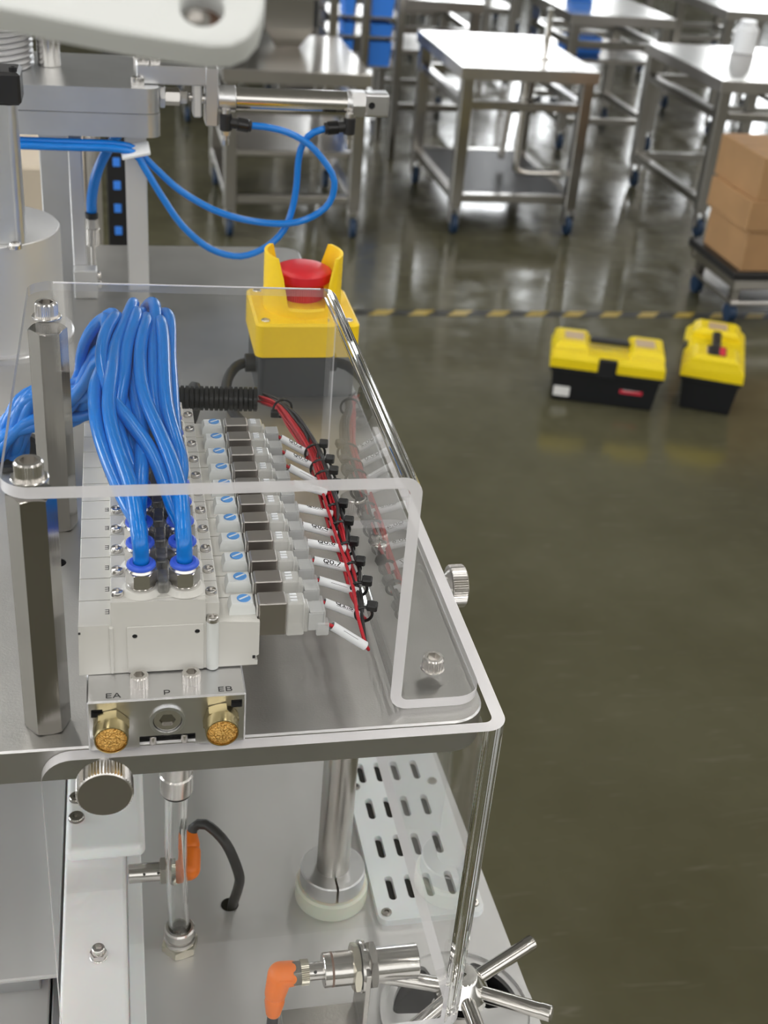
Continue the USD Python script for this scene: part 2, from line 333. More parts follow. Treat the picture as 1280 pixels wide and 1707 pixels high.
# ---------------------------------------------------------------- machine: deck, lower plate, cabinet
t = T('machine_deck', 'thick grey aluminium deck plate carrying the valve row and the emergency stop box', 'plate', (0, .7, -.017))
dk = rrect(-.42, .1545, .4065, 1.0545, .016).difference(Point(-.0355, .5498).buffer(.0042))
m = plate(dk, .0162); m.apply_translation([0, 0, -.017]); top = plate(dk.buffer(-.0008), .0008); top.apply_translation([0, 0, -.0008])
t.add('plate', m, 'deck', smooth=30)
rim = []
e = np.array(dk.exterior.segmentize(.01).coords); ei = np.array(dk.buffer(-.0007).exterior.segmentize(.01).coords)
def loft_rim(P, z0, ins, z1):
    """chamfer between an outline at z0 and the same outline moved inwards at z1"""
    P = np.asarray(P)[:-1]; n = len(P); d = np.roll(P, -1, 0)-np.roll(P, 1, 0); nrm = np.c_[-d[:, 1], d[:, 0]]; nrm /= np.linalg.norm(nrm, axis=1, keepdims=True)
    if Polygon(P).exterior.is_ccw is False: nrm = -nrm
    Q = P+nrm*ins; v = np.vstack([np.c_[P, np.full(n, z0)], np.c_[Q, np.full(n, z1)]]); i = np.arange(n); j = (i+1) % n
    f = np.vstack([np.c_[i, j, j+n], np.c_[i, j+n, i+n]])
    if Polygon(P).exterior.is_ccw is False: f = f[:, ::-1]
    return trimesh.Trimesh(v, f, process=False), Q
ch, Q = loft_rim(e, -.0008, .0008, 0.)
top = trimesh.creation.extrude_polygon(Polygon(Q).difference(Point(-.0355, .5498).buffer(.0042)), .0008, engine='earcut'); top.apply_translation([0, 0, -.0008])
t.add('chamfered_edge', ch, 'alu_fine'); t.add('top_face', top, 'deck', smooth=False)
t.add('hole_lining', pipe(.0044, .0041, .016, (-.0355, .5498, -.0165)), 'dark')

D = -.25
RX, RY = .1760, .4430       # axis of the star knob
t = T('lower_plate', 'wide grey aluminium base plate below the deck with a slotted white plate on it', 'plate', (0, .6, D-.015))
lp = Polygon([(-.5, .30), (.2277, .30), (.2223, .447), (.2157, .662), (.204, 1.05), (-.5, 1.05)]).buffer(-.004).buffer(.004)
hole = Point(.0545, .5405).buffer(.0052)
lp = lp.difference(unary_union([hole, Point(RX, RY).buffer(.037)]))
m = trimesh.creation.extrude_polygon(lp, .015, engine='earcut'); m.apply_translation([0, 0, D-.015]); t.add('plate', m, 'alu_dull', smooth=30)
t.add('hole_lining', pipe(.0056, .0050, .0149, (.0545, .5405, D-.0149)), 'dark')
t = T('machine_cabinet', 'plain steel cabinet below the lower base plate of the machine', 'cabinet', (-.1, .68, FZ))
t.add('body', bx(-.48, .195, .325, 1.03, FZ+.1, D-.016, .004), 'stainless')
t.add('plinth', bx(-.44, .16, .36, .99, FZ, FZ+.1, .002), 'black')

# slotted white plate
t = T('slotted_plate', 'white plastic plate with rows of long slots screwed to the lower base plate', 'plate', (.176, .575, D))
sp = rrect(.1436, .2110, .5115, .72, .006); XS = (.1555, .1680, .1800, .1943); YS = [.5372+.0354*k for k in range(5)]
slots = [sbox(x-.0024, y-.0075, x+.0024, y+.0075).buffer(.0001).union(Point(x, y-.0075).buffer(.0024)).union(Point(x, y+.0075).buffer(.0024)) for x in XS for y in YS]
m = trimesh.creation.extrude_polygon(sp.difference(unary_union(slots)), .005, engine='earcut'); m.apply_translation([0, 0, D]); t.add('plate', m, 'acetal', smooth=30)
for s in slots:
    g = trimesh.creation.extrude_polygon(s.buffer(.0002), .0008, engine='earcut'); g.apply_translation([0, 0, D+.0001]); t.add('slot', g, 'dark', smooth=False)  # dark sheets laid in the slots stand in for their shade
for x, y in ((.1490, .5178), (.2053, .5185), (.1490, .6300), (.2040, .6300)):
    t.add('countersunk_screw', cap_screw(.0033, .0016, (x, y, D+.0046), socket=.003), 'hexbar')

# ring with windows around the star knob's shaft
t = T('window_ring', 'round grey ring with dark windows set into the base plate under the star knob', 'ring', (RX, RY, D-.01))
rg = Point(RX, RY).buffer(.0448, quad_segs=24).difference(Point(RX, RY).buffer(.0095))
for a in (142, 32, 270):
    sec = Polygon([(RX+.06*math.cos(math.radians(a+q)), RY+.06*math.sin(math.radians(a+q))) for q in np.linspace(-32, 32, 20)]+[(RX, RY)])
    rg = rg.difference(sec.intersection(Point(RX, RY).buffer(.037).difference(Point(RX, RY).buffer(.016))).buffer(-.003).buffer(.003))
rg_ = rg.buffer(-.0002)
m = trimesh.creation.extrude_polygon(rg_, .003, engine='earcut'); m.apply_translation([0, 0, D+.0001]); t.add('ring', m, 'alu_dull')
t.add('raised_rim', pipe(.0448, .0412, .0022, (RX, RY, D+.003), n=64), 'alu_dull')
t.add('well', lathe([(.0365, D), (.0365, D-.014), (0, D-.014)], (RX, RY, 0), n=48), 'dark')

# star knob
t = T('star_knob', 'polished steel star handle with round spokes screwed on a cone hub at the lower right', 'knob', (RX, RY, D))
hz = -.2245
t.add('shaft', cyl(.0105, hz-.006-D+.013, (RX, RY, D-.013)), 'steel')
t.add('hub', lathe([(0, -.010), (.014, -.010), (.0152, -.008), (.0152, -.002), (.0088, .0085), (.0075, .0095), (.0015, .0095), (.0012, .006), (0, .006)], (RX, RY, hz), n=40), 'chrome')
for a in (23.6, -33, -88, -142, 168):
    a = math.radians(a); d = V(math.cos(a), math.sin(a), .13)
    t.add('spoke', lathe([(0, 0), (.0044, 0), (.0044, .038), (.0046, .0385), (.0046, .0437), (.0038, .0445), (0, .0445)], V(RX, RY, hz-.002)+unit(d)*.008, d, 24), 'steel')

# rod with collar standing on the lower plate
t = T('guide_rod', 'thick polished guide rod with split collar and cream nylon foot under the deck', 'rod', (.118, .541, D))
cx, cy = .118, .541
t.add('nylon_foot', lathe([(.0, 0), (.0218, 0), (.0226, .001), (.0226, .0115), (.0215, .0130), (0, .0130)], (cx, cy, D), n=48), 'nylon')
t.add('collar', cut(lathe([(0, .013), (.0193, .013), (.0201, .0138), (.0201, .0242), (.0193, .025), (0, .025)], (cx, cy, D), n=56), bx(cx-.0007, cx+.0007, cy-.03, cy, D+.0125, D+.026, .0001)), 'alu')
t.add('rod', cyl(.0101, -.017-D-.006, (cx, cy, D+.006), n=40), 'steel_brush')

# long white plastic rail and bracket (lower left)
t = T('white_rail', 'long white plastic rail on the lower plate with steel screws in its top', 'rail', (-.02, .5, D))
t.add('rail', rbx(-.041, -.0075, .31, .80, D, -.186, .0018), 'acetal')
t.add('side_ledge', rbx(-.0073, .0016, .31, .80, D, -.232, .001), 'acetal')
t.add('bracket', rbx(-.0405, .0040, .5230, .80, -.1858, -.1760, .004), 'acetal')
for y in (.5655, .5490): t.add('button_screw', place(cap_screw(.0046, .0024, socket=.0036), (-.0345, y, -.1762)), 'hexbar')
t.add('washer', cyl(.0046, .001, (-.0220, .4560, -.186)), 'screw')
t.add('dome_nut', cat(nut(.0078, .0035, (-.0220, .4560, -.185)), cap_screw(.0034, .0030, (-.0220, .4560, -.1815))), 'screw')
t = T('side_tray', 'flat grey steel tray left of the white rail below the deck', 'tray', (-.2, .6, D))
t.add('upper_sheet', bx(-.42, -.0440, .4640, .80, -.2090, -.206, .0008), 'tray')
t.add('lower_sheet', bx(-.42, -.0505, .31, .80, D, -.236, .0008), 'tray')
t.add('edge_strip', bx(-.0490, -.0420, .31, .80, D, -.236, .0008), 'alu')
t.add('support', bx(-.40, -.055, .48, .79, -.236, -.2091, .0008), 'alu')

# ---------------------------------------------------------------- clear sheets
def cover_path(s, v, tt):
    s = np.asarray(s, float); L = [.155, .155+.008*math.pi/2]; L.append(L[1]+.1017); L.append(L[2]+.003*math.pi/2)
    a1 = np.clip((s-L[0])/.008, 0, math.pi/2); a2 = np.clip((s-L[2])/.003, 0, math.pi/2)
    x = np.where(s < L[0], -.047+s, np.where(s < L[1], .108+.008*np.sin(a1), np.where(s < L[2], .116, np.where(s < L[3], .119-.003*np.cos(a2), .119+s-L[3]))))
    z = np.where(s < L[0], .1177, np.where(s < L[1], .1097+.008*np.cos(a1), np.where(s < L[2], .1097-(s-L[1]), np.where(s < L[3], .008-.003*np.sin(a2), .005))))
    nx = np.where(s < L[0], 0, np.where(s < L[1], np.sin(a1), np.where(s < L[2], 1, np.cos(a2))))
    nz = np.where(s < L[0], 1, np.where(s < L[1], np.cos(a1), np.where(s < L[2], 0, np.sin(a2))))
    return np.stack([x-nx*tt, np.asarray(v, float), z-nz*tt+.0002], -1)
L1 = .155; L2 = L1+.008*math.pi/2; L3 = L2+.1017; L4 = L3+.003*math.pi/2; L5 = L4+.0350
cp = Polygon([(0, .4175), (L5, .4175), (L5, .573), (L3-.004, .573), (L3-.004, .630), (L1, .6305), (0, .640)])
cp = cp.buffer(-.012, quad_segs=8).buffer(.012, quad_segs=8).union(cp.intersection(sbox(.03, .4, L5-.02, .62))).buffer(0)
holes = [(L4+.0145, .4386), (L4+.0125, .5494), (.047-.0357, .4224+.002), (.047-.0356, .5874)]
faces, rim = bent(cp, [L1+.008*a for a in np.linspace(0, math.pi/2, 7)]+[L3+.003*a for a in np.linspace(0, math.pi/2, 6)], cover_path, .005, [(L1, L2), (L3, L4)], lambda s_: (s_ < L1) | (s_ > L4))
t = T('acrylic_cover', 'bent clear acrylic cover over the valve row standing on its foot flange', 'cover', (.11, .52, 0))
for nm, g, mt in faces: t.add(nm, g, mt, smooth=40)
back = rim.triangles_center[:, 1] > .6285
t.add('sawn_edge', trimesh.Trimesh(rim.vertices, rim.faces[~back], process=False), 'acrylic_edge', smooth=40); t.add('rear_edge', trimesh.Trimesh(rim.vertices, rim.faces[back], process=False), 'acrylic_rear', smooth=40)
t.add('rear_chamfer', cat(bar((-.034, .6379, .1176), (.106, .6301, .1176), .0008, c=.0001), bar((.1155, .6301, .108), (.1155, .6301, .010), .0008, c=.0001)), 'acrylic_edge')  # thin white strips added to imitate the bright refraction line along the rear edges

def skirt_path(s, v, tt):
    s = np.asarray(s, float); A = .1525+.0386; B = A+.010*math.pi/2; a = np.clip((s-A)/.010, 0, math.pi/2)
    x = np.where(s < A, -.0386+s, np.where(s < B, .1525+.010*np.sin(a), .1625)); y = np.where(s < A, .4002, np.where(s < B, .4102-.010*np.cos(a), .4102+s-B))
    nx = np.where(s < A, 0, np.where(s < B, np.sin(a), 1)); ny = np.where(s < A, -1, np.where(s < B, -np.cos(a), 0))
    return np.stack([x-nx*tt, y-ny*tt, np.asarray(v, float)], -1)
SA = .1525+.0386; SB = SA+.010*math.pi/2; SE = SB+.70-.4102
kp = sbox(0, -.2005, SE, -.0012).buffer(-.013, quad_segs=8).buffer(.013, quad_segs=8).union(sbox(.05, -.2005, SE, -.0012))
faces, rim = bent(kp, [SA+.010*a for a in np.linspace(0, math.pi/2, 8)], skirt_path, .006, [(SA, SB)])
t = skirt = T('acrylic_skirt', 'clear acrylic guard bent around the front and right sides of the deck below its top', 'guard', (.1, .42, -.198))
for nm, g, mt in faces: t.add(nm, g, mt, smooth=40)
t.add('sawn_edge', rim, 'acrylic_edge', smooth=40)

# standoffs and their screws
def standoff(x, y, h, name):
    t = T('hex_standoff', name, 'standoff', (x, y, 0))
    t.add('hexagon_bar', nut(.0165, h, (x, y, 0), turn=8), 'hexbar'); t.add('washer', cyl(.0072, .0012, (x, y, .1180)), 'screw')
    t.add('cap_screw', cap_screw(.0056, .0068, (x, y, .1192), socket=.0062), 'screw')
standoff(-.0357, .4240, .1128, 'dark hexagon steel pillar under the front left corner of the clear cover')
standoff(-.0356, .5880, .1128, 'dark hexagon steel pillar under the back left corner of the clear cover')
for x, y, l in ((.1352, .4386, 'socket screw in the cover foot near the front right corner of the deck'), (.1312, .5494, 'socket screw in the cover foot behind, nearer the emergency stop')):
    t = T('cap_screw', l, 'screw', (x, y, .0054))
    t.add('washer', cyl(.0056, .0008, (x, y, .0054)), 'screw'); t.add('head', cap_screw(.0050, .0058, (x, y, .0062), socket=.0056), 'screw')
t = T('thumb_screw', 'knurled silver thumb screw on the deck just behind the cover foot', 'screw', (.1245, .590, 0))
t.add('collar', cyl(.0055, .004, (.1245, .590, 0)), 'screw'); t.add('head', cat(ext(knurl(.0078, 40), .006, (.1245, .590, .004)), cyl(.0068, .0012, (.1245, .590, .0099))), 'screw')

def thumb_knob(p, d, label, r):
    d = unit(d); p = V(*p)
    k = mf(ext(knurl(r, 56, .0005), .0085)) ^ mf(lathe([(0, 0), (r-.0006, 0), (r, .0006), (r, .0079), (r-.0008, .0085), (0, .0085)], n=56))
    h = skirt.add('thumb_knob', place(tm(k), p+d*.008, d), 'screw', label=label)
    skirt.add('stem', lathe([(0, 0), (.0052, 0), (.0052, .002), (.0068, .0055), (.0095, .008), (.0095, .0085), (0, .0085)], p, d, 28), 'screw', parent=h)
    rr_ = np.linspace(r-.0009, 0, 44); gp = [(0, 0), (r-.0009, 0)]+[(float(a), .0003+.00007*(q % 2)) for q, a in enumerate(rr_)]
    skirt.add('turned_face', lathe(gp, p+d*.0164, d, 64), 'knob_face', parent=h, smooth=60)
thumb_knob((-.0125, .4000, -.0060), (0, -1, 0), 'knurled knob with a dark turned face at the front of the deck', .0116)
thumb_knob((.1627, .5420, -.0200), (1, 0, 0), 'knurled knob sticking out of the right side of the deck', .0118)

# ---------------------------------------------------------------- valve manifold
BX0, BX1, BY0, BZ = -.0186, .0458, .4030, .0260
t = T('manifold_block', 'silver aluminium manifold block lettered EA, P and EB under the valve row', 'manifold', (.0136, .5, 0))
blk = bx(BX0, BX1, BY0, .615, .0002, BZ, .0007)
cuts_ = [bx(BX0+.0016, BX0+.0062, BY0-.001, BY0+.004, .0182, .0222, .0002), bx(BX1-.0062, BX1-.0016, BY0-.001, BY0+.004, .0190, .0230, .0002),
         bx(.0020, .0250, BY0-.001, BY0+.007, -.001, .0066, .0002), cyl(.0066, .004, (.0135, BY0+.003, .0146), (0, -1, 0))]
t.add('block', cut(blk, *cuts_), 'alu_fine')
t.add('pocket', bx(BX0+.0017, BX0+.0061, BY0+.0032, BY0+.0039, .0183, .0221, .0001), 'dark'); t.add('pocket', bx(BX1-.0061, BX1-.0017, BY0+.0032, BY0+.0039, .0191, .0229, .0001), 'dark')
t.add('foot_recess', bx(.0021, .0249, BY0+.006, BY0+.0069, .0003, .0065, .0001), 'dark')  # dark panels paint the shade at the back of the recess
for x in (.0075, .0205): t.add('foot_screw', cyl(.0014, .0045, (x, BY0+.0024, .0002)), 'screw')
t.add('port_rim', pipe(.0073, .0060, .0012, (.0135, BY0+.0001, .0146), (0, -1, 0)), 'alu')
t.add('socket_floor', cyl(.0034, .0003, (.0135, BY0+.0014, .0146), (0, -1, 0), c=.0001), 'hexbar'); t.add('port_plug', cut(cyl(.0059, .003, (.0135, BY0+.0028, .0146), (0, -1, 0)), ext(hexp(.0060), .003, (.0135, BY0+.0012, .0146), (0, -1, 0))), 'screw')  # darker disc puts shade into the hexagon socket of the plug
for s, x in (('EA', -.0079), ('P', .0136), ('EB', .0374)):
    t.add('lettering', lettering(s, .0030, (x, .4067, BZ), (1, 0, 0), (0, 1, 0), .0001, spread=1.25), 'ink', smooth=False)
for x in (.0026, .0239): t.add('cap_screw', cap_screw(.0039, .0052, (x, .4130, BZ), socket=.0040), 'screw')

for x, l in ((-.0092, 'brass silencer with golden sintered disc under the letters EA'), (.0352, 'brass silencer with golden sintered disc under the letters EB')):
    z = .0150; p = V(x, BY0, z)
    t = T('exhaust_silencer', l, 'silencer', p)
    t.add('hexagon', nut(.0130, .0055, p-V(0, .0002, 0), (0, -1, 0), turn=12), 'brass')
    t.add('rim', lathe([(.0055, .0055), (.0070, .0055), (.0069, .0100), (.0067, .0112), (.0063, .0112), (.0062, .0095), (.0055, .0095)], p, (0, -1, 0), 32), 'brass')
    s = trimesh.creation.icosphere(4, 1.); s.apply_scale([.0063, .0020, .0063]); s.vertices += ((meshkit.noise(s.vertices*1800, 3)-.5)*.0006)[:, None]*s.vertex_normals
    s.apply_translation(p+V(0, -.0098, 0)); t.add('sintered_disc', s, 'bronze', smooth=True)

# eleven valves, all copies of the first
PITCH, VY = .0168, .4234
def valve_meshes(t):
    y0, y1 = VY, VY+.0162
    prof = Polygon([(-.0210, .0262), (.0520, .0262), (.0520, .0490), (.0360, .0490), (.0360, .0580), (.0303, .0580), (.0303, .0620), (-.0078, .0620), (-.0078, .0505), (-.0210, .0505)])
    a = trimesh.creation.extrude_polygon(prof.buffer(-.0005).buffer(.0005), y1-y0, engine='earcut'); a = trimesh.Trimesh(np.c_[a.vertices[:, 0], y0+a.vertices[:, 2], a.vertices[:, 1]], a.faces[:, ::-1])
    t.add('body', a, 'valve')
    yc = y0+.0063
    for x in (.0048, .0222):
        t.add('port_boss', lathe([(0, 0), (.0084, 0), (.0080, .0006), (.0066, .0022), (0, .0022)], (x, yc, .0620), n=36), 'valve')
        f = t.add('fitting', cat(cyl(.0056, .0010, (x, yc, .0643)), nut(.0110, .0068, (x, yc, .0653), turn=0), lathe([(0, 0), (.0056, 0), (.0050, .0012), (0, .0012)], (x, yc, .0721))), 'nickel' if False else 'screw')
        t.add('release_ring', lathe([(.0034, 0), (.0056, 0), (.0060, .0006), (.0058, .0014), (.0048, .0020), (.0034, .0020)], (x, yc, .0734), n=36), 'ring', parent=f)
    t.add('indicator_window', rbx(.0112, .0158, y0+.002, y0+.0135, .0620, .0672, .001), 'smoke')
    t.add('screw', pan_screw(.0026, .0022, (-.0050, y0+.003, .0620)), 'screw'); t.add('screw', pan_screw(.0024, .0020, (.0331, y0+.0075, .0580)), 'screw')
    t.add('printed_mark', cat(*[bx(-.0103, -.0087, y0+.0062+q*.0014, y0+.0066+q*.0014, .0505, .05058, .00003) for q in range(3)], bx(-.0089, -.0086, y0+.0060, y0+.0096, .0505, .05059, .00003)), 'ink')
    o = t.add('override_block', hullof([(x, y, z) for z, i in ((.0490, 0), (.0525, .0003), (.0542, .0012)) for x in (.0404+i, .0516-i) for y in (y0+.0030+i*.6, y0+.0120-i)]), 'valve_white')
    dc = V(.0468, y0+.0076, .0542); t.add('slot_disc', cyl(.0029, .0005, dc, c=.0002), 'disc', parent=o); t.add('slot', place(bx(-.0024, .0024, -.0004, .0004, 0, .0003, .0001), dc+V(0, 0, .0004), (0, 0, 1), (-.5, .8, 0)), 'valve_white', parent=o)
    t.add('coil_seat', bx(.0517, .0523, y0+.0012, y0+.0100, .0490, .0546, .0002), 'valve')
    t.add('coil_cover', rbx(.0524, .0645, y0+.0008, y0+.0102, .0390, .0556, .0009), 'coil')
    c = t.add('clear_block', cat(bx(.0646, .0722, y0+.0012, y0+.0098, .0380, .0548, .0006), bx(.0722, .0740, y0+.0022, y0+.0090, .0390, .0520, .0004)), 'clear_plastic')
    for k in range(3): t.add('contact_pin', bx(.0660, .0690, y0+.0028+k*.0022, y0+.0038+k*.0022, .0548, .0556, .0002), 'sleeve', parent=c)
    pl = t.add('wire_plug', cat(bx(.0740, .0808, y0+.0018, y0+.0100, .0400, .0408, .0002), bx(.0740, .0808, y0+.0018, y0+.0026, .0408, .0488, .0002), bx(.0740, .0808, y0+.0092, y0+.0100, .0408, .0488, .0002), bx(.0745, .0800, y0+.0018, y0+.0100, .0488, .0497, .0002), bx(.0800, .0812, y0+.0018, y0+.0100, .0400, .0497, .0002)), 'plug_plastic')
    t.add('latch', bx(.0775, .0830, y0+.0012, y0+.0062, .0372, .0438, .0005), 'plug_plastic', parent=pl)
ordn = ['front', 'second', 'third', 'fourth', 'fifth', 'sixth', 'seventh', 'eighth', 'ninth', 'tenth', 'rearmost']
first = T('solenoid_valve', 'grey solenoid valve with dark metal coil, frontmost of the row of eleven', 'valve', (.0136, VY, .0262), group='row of solenoid valves on the manifold')
valve_meshes(first)
for i in range(1, 11):
    dup(first, f'grey solenoid valve with dark metal coil, {ordn[i]} of the row from the front' if i < 10 else 'grey solenoid valve with dark metal coil, rearmost of the row by the black conduit', (.0136, VY+PITCH*i, .0262))
t = T('valve_end_plate', 'light grey moulded end plate closing the front of the valve row', 'end plate', (.0136, .4209, .0262))
pf = Polygon([(-.0216, .0262), (.0522, .0268), (.0522, .0290), (.0508, .0295), (.0508, .0310), (.0527, .0320), (.0527, .0488), (.0303, .0505), (.0303, .0615), (-.0078, .0620), (-.0078, .0508), (-.0210, .0508)])
a = trimesh.creation.extrude_polygon(pf, .0023, engine='earcut'); a = trimesh.Trimesh(np.c_[a.vertices[:, 0], .4210+a.vertices[:, 2], a.vertices[:, 1]], a.faces[:, ::-1])
t.add('plate', a, 'valve')
t.add('centre_panel', cut(bx(-.0018, .0295, .4202, .4209, .0266, .0500, .0003), *[cyl(.0011, .003, (x, .4215, z), (0, -1, 0)) for x, z in ((.0014, .0452), (.0268, .0462))]), 'valve')
for x, z in ((.0014, .0452), (.0268, .0462)): t.add('pin_hole', cyl(.0011, .0002, (x, .4208, z), (0, -1, 0), c=.0001, n=20), 'dark')
t.add('pillar', cat(cyl(.0026, .0243, (.0332, .4216, .0264), c=.0003), bx(.0306, .0358, .4214, .4225, .0264, .0507, .0003)), 'valve_white'); t.add('side_rib', cyl(.0009, .0235, (-.0080, .4209, .0266), n=14), 'valve')
t.add('screw', pan_screw(.0026, .0022, (.0332, .4212, .0507)), 'screw')
t.add('latch_mark', bx(.0500, .0512, .4206, .4211, .0303, .0318, .0001), 'ink'); t.add('latch_mark', bx(-.0211, -.0202, .4206, .4211, .0470, .0480, .0001), 'ink')

